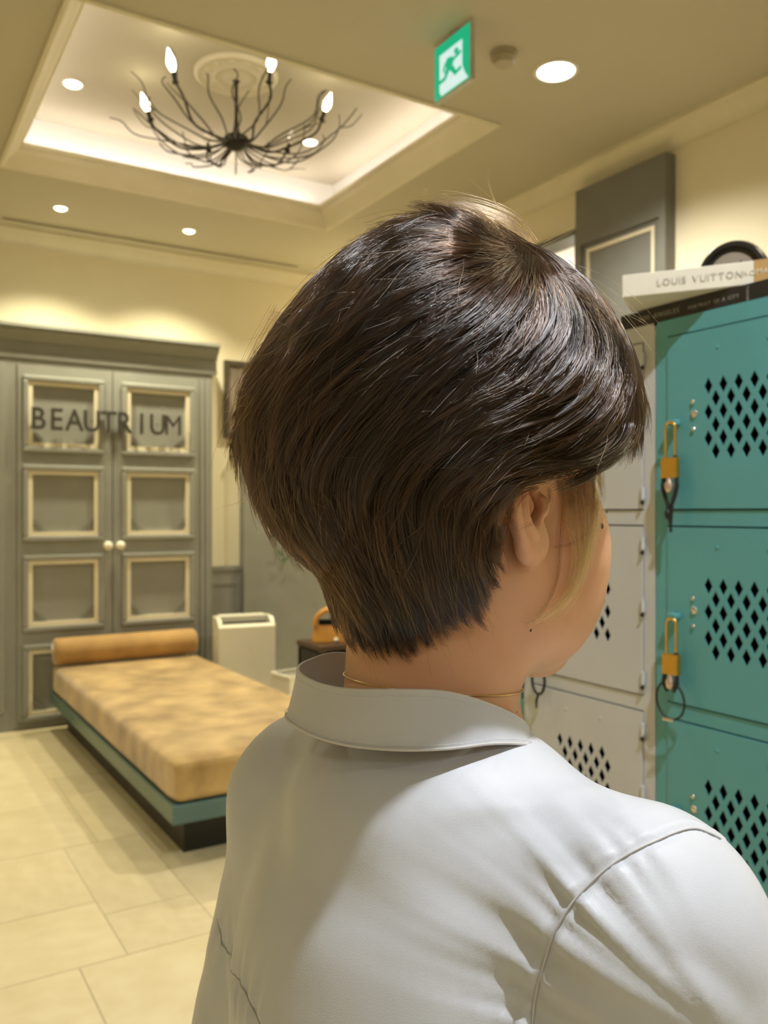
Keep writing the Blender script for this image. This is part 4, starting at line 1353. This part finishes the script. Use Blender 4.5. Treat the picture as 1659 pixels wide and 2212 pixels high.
# how the hair lies: swept from the parting back round the head, and down to the nape
GUIDES = [
    [(1100, 500), (985, 470), (872, 478), (760, 545), (650, 650), (570, 760), (530, 850), (520, 940), (540, 1020), (570, 1100), (646, 1201), (691, 1247)],
    [(1120, 520), (1000, 505), (880, 555), (781, 631), (680, 740), (600, 850), (570, 950), (585, 1040), (640, 1140), (720, 1230), (790, 1290)],
    [(1125, 530), (1040, 560), (940, 630), (842, 721), (740, 810), (660, 900), (631, 980), (645, 1066), (690, 1150), (760, 1240), (830, 1310)],
    [(1133, 547), (1110, 600), (1050, 690), (960, 770), (857, 850), (770, 920), (700, 985), (672, 1050), (700, 1120), (760, 1200)],
    [(1140, 550), (1145, 620), (1110, 700), (1040, 770), (940, 840), (840, 920), (770, 990), (745, 1060), (775, 1140)],
    [(1151, 556), (1205, 631), (1205, 721), (1130, 800), (1020, 860), (900, 930), (820, 1000), (781, 1075), (790, 1160), (830, 1240), (890, 1310), (930, 1380)],
    [(1166, 556), (1250, 646), (1268, 731), (1226, 797), (1120, 850), (1000, 890), (900, 960), (850, 1040), (840, 1130)],
    [(1196, 556), (1287, 646), (1320, 746), (1290, 820), (1180, 880), (1070, 930), (960, 985), (890, 1060), (880, 1150), (905, 1240)],
    [(1211, 560), (1317, 661), (1368, 767), (1365, 860), (1290, 920), (1190, 960), (1071, 990), (960, 1035), (920, 1100), (920, 1180)],
    [(1300, 640), (1370, 760), (1394, 857), (1380, 930), (1310, 985), (1210, 1005), (1110, 1025), (1020, 1070), (970, 1130), (960, 1200)],
    [(1390, 880), (1376, 955), (1320, 1005), (1220, 1025), (1130, 1045), (1080, 1075), (1040, 1130), (1020, 1200), (1050, 1250)],
    [(1100, 1075), (1065, 1130), (1050, 1190), (1070, 1240), (1095, 1252)],
    [(1000, 1090), (988, 1150), (996, 1230), (1025, 1290), (1050, 1335)],
    [(940, 1120), (945, 1190), (965, 1260), (1000, 1320), (1030, 1340)],
    [(540, 960), (548, 1040), (580, 1120), (640, 1200), (690, 1262), (710, 1330), (750, 1385), (781, 1415)],
    [(650, 1120), (700, 1200), (735, 1270), (770, 1340), (811, 1400)],
    [(690, 1120), (740, 1210), (790, 1290), (840, 1360), (872, 1406)],
    [(800, 1180), (830, 1250), (870, 1320), (910, 1380), (925, 1395)],
    [(870, 1180), (880, 1250), (905, 1320), (945, 1370)]]
gp, gt = [], []
for g in GUIDES:
    c_ = catmull(g, 6 * len(g))
    t = np.gradient(c_, axis=0)
    gp.append(c_); gt.append(t / np.linalg.norm(t, axis=1, keepdims=True))
gp = np.concatenate(gp); gt = np.concatenate(gt)
def field(X):
    d2 = ((X[:, None, :] - gp[None]) ** 2).sum(-1)
    w = 1.0 / (d2 + 22.0 ** 2) ** 1.6
    d = (w[..., None] * gt[None]).sum(1)
    return d / np.maximum(np.linalg.norm(d, axis=1, keepdims=True), 1e-9)
def wobble(X, k, seed):
    r = np.random.default_rng(seed)
    out = np.zeros(len(X))
    for _ in range(5):
        f = r.normal(0, 1, 2) / k; p = r.uniform(0, 6.28)
        out += np.sin(X @ f + p)
    return out / 5
def integrate(X, steps, step, fld, turn):
    path = [X.copy()]
    for i in range(steps):
        d = fld(X)
        a = turn * (1 + .25 * math.sin(i * .35))
        c_, s = np.cos(a), np.sin(a)
        d = np.stack([d[:, 0] * c_ - d[:, 1] * s, d[:, 0] * s + d[:, 1] * c_], -1)
        X = X + d * step
        path.append(X.copy())
    return np.stack(path, 1)                       # locks, points, 2

NP_ = 15
def strands_from(path, L_, D, n_per, width, level, rngs, spread_tip=.45, far=False, lift=.0008):
    """locks -> strands; path (n, m, 2), L_ share of the path each lock uses"""
    n, m, _ = path.shape
    tan = np.gradient(path, axis=1)
    tan /= np.maximum(np.linalg.norm(tan, axis=2, keepdims=True), 1e-9)
    per = np.stack([-tan[..., 1], tan[..., 0]], -1)
    li = np.repeat(np.arange(n), n_per)
    N = len(li)
    a0 = rngs.uniform(0, .30, N) * L_[li]; a1 = L_[li] * rngs.uniform(.72, 1.0, N)
    t = np.linspace(0, 1, NP_)
    idx = (a0[:, None] + (a1 - a0)[:, None] * t) * (m - 1)
    i0 = np.clip(idx.astype(int), 0, m - 2); f = (idx - i0)[..., None]
    base = path[li[:, None], i0] * (1 - f) + path[li[:, None], i0 + 1] * f
    pr = per[li[:, None], i0] * (1 - f) + per[li[:, None], i0 + 1] * f
    off = rngs.normal(0, 1, N)
    off = np.clip(off, -2.2, 2.2) * width[li]
    wave = np.sin(t * rngs.uniform(2, 6, N)[:, None] + rngs.uniform(0, 6.28, N)[:, None]) * rngs.uniform(0, 3.0, N)[:, None] * t
    taper = 1 - (1 - spread_tip) * (idx / (m - 1) / L_[li][:, None]) ** 1.2
    X = base + pr * (off[:, None] * taper + wave)[..., None]
    sh = X.shape[:2]
    x, y = X[..., 0].ravel(), X[..., 1].ravel()
    v = sample(D, x, y)
    P = from_px(x, y, v)
    nn = out_normal(P)
    h = level[li][:, None] + rngs.normal(0, .0007, N)[:, None] - .0045 * (1 - t) ** 2 + lift * t ** 2 * rngs.uniform(-.3, 1.6, N)[:, None] + .0018 * (1 - (off / np.maximum(width[li], 1e-6) / 2.2) ** 2)[:, None]
    P = P + nn * h.ravel()[:, None]
    if not far:                                      # lie on the neck and round the ear, never inside them
        x, y = to_px(P)
        lim = skin_depth(x, y) - np.repeat(rngs.uniform(.0008, .0045, N), NP_)
        P = from_px(x, y, np.minimum(P[:, 1], lim))
    return P.reshape(*sh, 3)

# locks on the side we see
nl_ = 1500
cand = np.stack([rng.uniform(490, 1410, 9000), rng.uniform(430, 1400, 9000)], -1)
cand = cand[inside(cand[:, 0], cand[:, 1], -4)][:nl_]
# extra locks that start high, round the parting
top_ = np.stack([1120 + rng.normal(0, 75, 520), 535 + rng.normal(0, 34, 520)], -1)
top_ = top_[inside(top_[:, 0], top_[:, 1], -6)]
cand = np.concatenate([cand, top_])
back_ = np.stack([rng.uniform(940, 1085, 130), rng.uniform(1020, 1240, 130)], -1)
cand = np.concatenate([cand, back_[inside(back_[:, 0], back_[:, 1], -2)]])
nl_ = len(cand)
turn = .16 * wobble(cand, 60, 5) * 2 + rng.normal(0, .07, nl_)
path = integrate(cand, 60, 6.0, field, turn)
# a lock ends where it runs out of the cut
grow = np.where((path[..., 1] > 1180), (rng.uniform(-22, 22, nl_) + 26 * wobble(cand, 9, 3))[:, None], 4.0)
ok = inside(path[..., 0], path[..., 1], grow)
first_bad = np.where(ok.all(1), path.shape[1], np.argmin(ok, 1))
Lmax = first_bad / path.shape[1]
L_ = np.minimum(Lmax, rng.uniform(.38, 1.0, nl_))
low = cand[:, 1] > 1120
L_ = np.where(low, np.minimum(Lmax, L_), L_)
keep = L_ > .10
cand, path, L_ = cand[keep], path[keep], L_[keep]
nl_ = len(cand)
level = rng.uniform(-.012, .0020, nl_)
width = rng.uniform(4, 14, nl_) * np.where(cand[:, 1] > 1150, .75, 1.0)
NPER = 34
tint = rng.uniform(0, 1, nl_) ** 2
near_ = strands_from(path, L_, DN, NPER, width, level, rng)
# finer broken strands over the surface
i2 = rng.choice(nl_, 5000)
j2 = rng.uniform(-9, 9, (len(i2), 1, 2))
fine_ = strands_from(path[i2] + j2, L_[i2] * rng.uniform(.5, 1, len(i2)), DN, 1, np.full(len(i2), 8.0), rng.uniform(-.001, .0012, len(i2)), rng, lift=.0018)

# the side turned away: falls from the crown over the mass
s0_ = nrm(np.array([.35, .12, .93]))
nf, ns, mstep = 1500, 15, 34
sf = nrm(rng.normal(0, 1, (nf * 3, 3)))
fcf = (out_normal(ellip(sf)) * nrm(ellip(sf) - np.array([0, 0, CAM_Z]))).sum(-1)
sf = sf[(fcf > -.30)][:nf]
nf = len(sf)
S3 = np.repeat(sf, ns, 0) + rng.normal(0, .045, (nf * ns, 3))
lev = np.repeat(rng.uniform(-.008, .0, nf), ns)
trk = []
cur = nrm(S3)
twist = np.repeat(rng.normal(0, .18, nf), ns)[:, None]
for i in range(mstep):
    trk.append(cur)
    d = (cur - s0_) * .8 + np.array([0, 0, -.7]) + np.cross(cur, s0_) * twist
    d = nrm(d - (d * cur).sum(-1, keepdims=True) * cur)
    cur = nrm(cur + d * .033)
trk = np.stack(trk, 1)
Pf = shape(ellip(trk).reshape(-1, 3))
nf_ = out_normal(Pf)
Pf = (Pf + nf_ * np.repeat(lev, mstep)[:, None]).reshape(-1, mstep, 3)
hq = head_q(Pf)
x, y = to_px(Pf)
fcp = (nf_ * nrm(Pf.reshape(-1, 3) - np.array([0, 0, CAM_Z]))).sum(-1).reshape(x.shape)
jit = rng.uniform(-.008, .008, (len(Pf), 1))
bad = ((hq[..., 0] > .0) & (Pf[..., 2] < 1.468 + jit)) | (Pf[..., 2] < 1.365 + jit) | (fcp < -.38) | ((fcp < .1) & ~inside(x, y, 2.0))
bad[:, -1] = True
fb = np.argmax(bad, 1)
kf = fb > 6
Pf, fb = Pf[kf], fb[kf]
end = np.minimum(fb - 1, rng.uniform(14, mstep, len(Pf)))
k = np.linspace(0, 1, NP_)[None] * end[:, None]
i0 = np.clip(k.astype(int), 0, mstep - 2); f = (k - i0)[..., None]
far_ = Pf[np.arange(len(Pf))[:, None], i0] * (1 - f) + Pf[np.arange(len(Pf))[:, None], i0 + 1] * f
# keep the far strands clear of the skin
flat_ = far_.reshape(-1, 3)
for _ in range(2):
    m = np.abs(flat_[:, 2] - 1.43) < .13
    d = np.full(len(flat_), 1.0)
    d[m] = head_sdf(flat_[m].astype(np.float32))
    b = d < .0015
    if b.any():
        g = grad(lambda P: head_sdf(P.astype(np.float32)).astype(float), flat_[b], .0012)
        flat_[b] += g * (.0015 - d[b])[:, None]
far_ = flat_.reshape(far_.shape)
S_ = np.concatenate([near_, fine_, far_])
T_ = np.concatenate([np.repeat(tint, NPER), rng.uniform(.2, 1, len(fine_)), rng.uniform(0, .6, len(far_))])

def hair_mat(name, col, col2, rough=.30, rad=.38, along=False):
    """strand colour runs from col to col2 by the lock's tint, or along the strand"""
    m = bpy.data.materials.new(name)
    m.use_nodes = True
    nt = m.node_tree
    nt.nodes.remove(nt.nodes['Principled BSDF'])
    h = nt.nodes.new('ShaderNodeBsdfHairPrincipled')
    h.parametrization = 'COLOR'
    h.inputs['Roughness'].default_value = rough
    h.inputs['Radial Roughness'].default_value = rad
    h.inputs['Random Roughness'].default_value = .25
    h.inputs['IOR'].default_value = 1.7
    h.inputs['Coat'].default_value = .1
    hi = nt.nodes.new('ShaderNodeHairInfo')
    mix = nt.nodes.new('ShaderNodeMix')
    mix.data_type = 'RGBA'
    mix.inputs['A'].default_value = (*col, 1)
    mix.inputs['B'].default_value = (*col2, 1)
    if along:
        mr = nt.nodes.new('ShaderNodeMapRange')
        mr.inputs['From Min'].default_value = .15
        mr.inputs['From Max'].default_value = .6
        nt.links.new(hi.outputs['Intercept'], mr.inputs['Value'])
        nt.links.new(mr.outputs['Result'], mix.inputs['Factor'])
    else:
        at = nt.nodes.new('ShaderNodeAttribute')
        at.attribute_name = 'tint'
        nt.links.new(at.outputs['Fac'], mix.inputs['Factor'])
    hsv = nt.nodes.new('ShaderNodeHueSaturation')
    mr = nt.nodes.new('ShaderNodeMapRange')
    mr.inputs['To Min'].default_value = .7
    mr.inputs['To Max'].default_value = 1.4
    nt.links.new(hi.outputs['Random'], mr.inputs['Value'])
    nt.links.new(hi.outputs['Random'], h.inputs['Random'])
    nt.links.new(mix.outputs['Result'], hsv.inputs['Color'])
    nt.links.new(mr.outputs['Result'], hsv.inputs['Value'])
    nt.links.new(hsv.outputs['Color'], h.inputs['Color'])
    nt.links.new(h.outputs[0], nt.nodes['Material Output'].inputs['Surface'])
    return m
M['hair'] = hair_mat('dark_brown_hair', (0.0026, 0.0013, 0.0009), (0.020, 0.0082, 0.0038), .155, .30)
M['hair_loose'] = hair_mat('lighter_brown_hair', (0.065, 0.030, 0.013), (0.065, 0.030, 0.013), .18, .30)
M['hair_gold'] = hair_mat('golden_brown_hair', (0.045, 0.022, 0.010), (0.46, 0.28, 0.11), .35, .45, True)
M['hair_under'] = mat('under_hair', (0.016, 0.009, 0.006), 0.5, var=0.6, scale=160, bump=0.6, bump_scale=300, stretch=(1, 1, .15))

def curves_object(name, S, m, parent, r0=.00015, r1=.00004, tint=None):
    cu = bpy.data.hair_curves.new(name)
    n, k, _ = S.shape
    cu.add_curves([k] * n)
    cu.attributes['position'].data.foreach_set('vector', (S - PO).astype(np.float32).ravel())
    rad_ = np.tile(np.linspace(1, 0, k) ** .6 * (r0 - r1) + r1, n).astype(np.float32)
    att = cu.attributes.get('radius') or cu.attributes.new('radius', 'FLOAT', 'POINT')
    att.data.foreach_set('value', rad_)
    if tint is not None:
        at2 = cu.attributes.new('tint', 'FLOAT', 'CURVE')
        at2.data.foreach_set('value', tint.astype(np.float32))
    cu.materials.append(m)
    o = bpy.data.objects.new(name, cu)
    C.objects.link(o)
    o.parent = parent
    return o
# solid under-layer of the cut
nu, nv = 120, 70
s_ = base_pts(nu, nv)
P_ = shape(ellip(s_).reshape(-1, 3))
P_ = P_ - out_normal(P_) * .0075
hq = head_q(P_)
face_ = ((hq[:, 0] > -.004) & (P_[:, 2] < 1.468)) | (P_[:, 2] < 1.33)
fc = (out_normal(P_) * nrm(P_ - np.array([0, 0, CAM_Z]))).sum(-1) < .0
x, y = to_px(P_)
nearv = np.minimum(P_[:, 1], skin_depth(x, y) - .0004)
P_ = np.where(fc[:, None], from_px(x, y, nearv), P_)
face_ |= fc & ~inside(x, y, np.where(y > 1180, -60, -24)) & (y > 930) & (x > 700)
ii, jj = np.meshgrid(np.arange(nu), np.arange(nv - 1), indexing='ij')
q4 = np.stack([ii * nv + jj, ((ii + 1) % nu) * nv + jj, ((ii + 1) % nu) * nv + jj + 1, ii * nv + jj + 1], -1).reshape(-1, 4)
q4 = q4[~face_[q4].any(1)]
q4 = q4[:, ::-1]
hair = np_mesh('hair', P_, q4, M['hair_under'], pc)
hair['label'] = 'short layered dark brown hair swept back over the ear'
st_ = curves_object('hair_strands', S_, M['hair'], hair, tint=T_)
st_['kind'] = 'stuff'

# golden lock in front of the ear, lying on the cheek
def skin_f(P):
    return head_sdf(P.astype(np.float32)).astype(float)
sg = [[(1205, 1035), (1222, 1110), (1240, 1190), (1232, 1250), (1195, 1310), (1130, 1347)],
      [(1240, 1030), (1255, 1110), (1262, 1190), (1248, 1260), (1210, 1315), (1150, 1350)],
      [(1275, 1022), (1283, 1090), (1278, 1170), (1258, 1250), (1222, 1310), (1165, 1350)],
      [(1300, 1012), (1300, 1080), (1284, 1150), (1258, 1210), (1235, 1262), (1205, 1300)]]
sg = np.array([catmull(g_, NP_) for g_ in sg])
def lock_strands(keys, n, jit, lift, short=.55):
    a = rng.uniform(0, len(keys) - 1.001, n) if len(keys) > 1 else np.zeros(n)
    i = a.astype(int); f = (a - i)[:, None, None]
    X = keys[i] * (1 - f) + keys[np.minimum(i + 1, len(keys) - 1)] * f if len(keys) > 1 else np.repeat(keys, n, 0)
    e = rng.uniform(short, 1, n)
    t = np.linspace(0, 1, NP_)
    k = t[None] * e[:, None] * (NP_ - 1)
    i0 = np.clip(k.astype(int), 0, NP_ - 2); ff = (k - i0)[..., None]
    X = X[np.arange(n)[:, None], i0] * (1 - ff) + X[np.arange(n)[:, None], i0 + 1] * ff
    X = X + rng.normal(0, jit, (n, 1, 2)) + (np.sin(t * rng.uniform(2, 7, n)[:, None] + rng.uniform(0, 6, n)[:, None]) * rng.uniform(0, jit, n)[:, None])[..., None] * np.array([1, .3])
    P = trace(X[..., 0].ravel(), X[..., 1].ravel(), skin_f, .36, .66)
    g_ = nrm(np.array([0, 0, CAM_Z]) - P)
    h = (lift * rng.uniform(.4, 1.6, n)[:, None] * (.5 + np.sin(t * math.pi * .8)[None])).ravel()
    return (P + g_ * h[:, None]).reshape(n, NP_, 3)
SG = lock_strands(sg, 300, 5.0, .0032)
lk = curves_object('golden_lock', SG, M['hair_gold'], hair, .00009, .00003)
lk['kind'] = 'stuff'; lk['label'] = 'golden brown strands in front of the ear'
wis = [np.array([catmull(g_, NP_)]) for g_ in ([(1186, 1055), (1188, 1075), (1176, 1105), (1150, 1130), (1112, 1146)], [(1130, 1062), (1098, 1110), (1085, 1170), (1078, 1230)],
       [(1296, 1018), (1296, 1090), (1270, 1150), (1232, 1175), (1195, 1180)], [(1222, 1050), (1214, 1150), (1205, 1250), (1165, 1330), (1125, 1345)], [(1160, 1055), (1125, 1080), (1095, 1140), (1060, 1230)])]
SW = np.concatenate([lock_strands(w_, 10, 2.2, .002, .8) for w_ in wis])
# lashes of the right eye
la = []
for k in range(16):
    b_ = from_head(.0865, .022 + k * .0012, .0205)
    la.append(np.stack([b_ + (HF * (.9) + HR * (.25 + .04 * k)) * .011 * t + np.array([0, 0, .006 * t * t - .002 * t]) for t in np.linspace(0, 1, NP_)]))
# loose hairs standing off the mass
i3 = rng.choice(nl_, 260)
fly = strands_from(path[i3] + rng.uniform(-12, 12, (260, 1, 2)), L_[i3], DN, 1, np.full(260, 10.0), rng.uniform(.001, .004, 260), rng, lift=.010)
arcs = [[(1135, 525), (1085, 480), (1030, 456), (960, 444), (890, 452)], [(1140, 530), (1100, 470), (1060, 430), (1015, 395)], [(1130, 520), (1078, 470), (1055, 420), (1052, 385)],
        [(1150, 535), (1110, 487), (1050, 458), (985, 446), (915, 452)], [(560, 760), (525, 850), (508, 930), (506, 1000)], [(600, 670), (550, 760), (520, 830), (508, 900)],
        [(1290, 610), (1345, 660), (1400, 690), (1430, 720)], [(1250, 575), (1310, 600), (1370, 645), (1420, 700)], [(1170, 535), (1210, 515), (1240, 500)], [(545, 1080), (520, 1088), (484, 1098)],
        [(1335, 690), (1385, 760), (1410, 800), (1425, 835)]]
fa = []
for ai, a in enumerate(arcs):
    c_ = catmull(a, NP_)
    for k in range(34 if ai in (0, 3) else 22 if ai in (4, 5) else 2):
        X = c_ + rng.normal(0, 5.0 if ai in (0, 3) else 3.5, (1, 2)) + np.linspace(0, 1, NP_)[:, None] * rng.normal(0, 5, (1, 2))
        fa.append(from_px(X[:, 0], X[:, 1], np.full(NP_, .53)) + np.array([0, rng.normal(0, .01), 0]))
# stray hairs that cross the lie of the rest
cs = np.stack([rng.uniform(520, 1390, 700), rng.uniform(480, 1330, 700)], -1)
cs = cs[inside(cs[:, 0], cs[:, 1], -25)]
ps = integrate(cs, 40, 6.0, field, rng.normal(0, .42, len(cs)))
oks = inside(ps[..., 0], ps[..., 1], 0.0)
Ls = np.minimum(np.where(oks.all(1), ps.shape[1], np.argmin(oks, 1)) / ps.shape[1], rng.uniform(.3, .9, len(cs)))
ks = Ls > .15
stray = strands_from(ps[ks], Ls[ks], DN, 1, np.full(int(ks.sum()), 3.0), rng.uniform(.0005, .0030, int(ks.sum())), rng, lift=.004)
SF = np.concatenate([fly, stray, SW, np.array(la), np.array(fa)])
ff_ = curves_object('loose_hairs', SF, M['hair_loose'], hair, .00009, .00003)
ff_['kind'] = 'stuff'
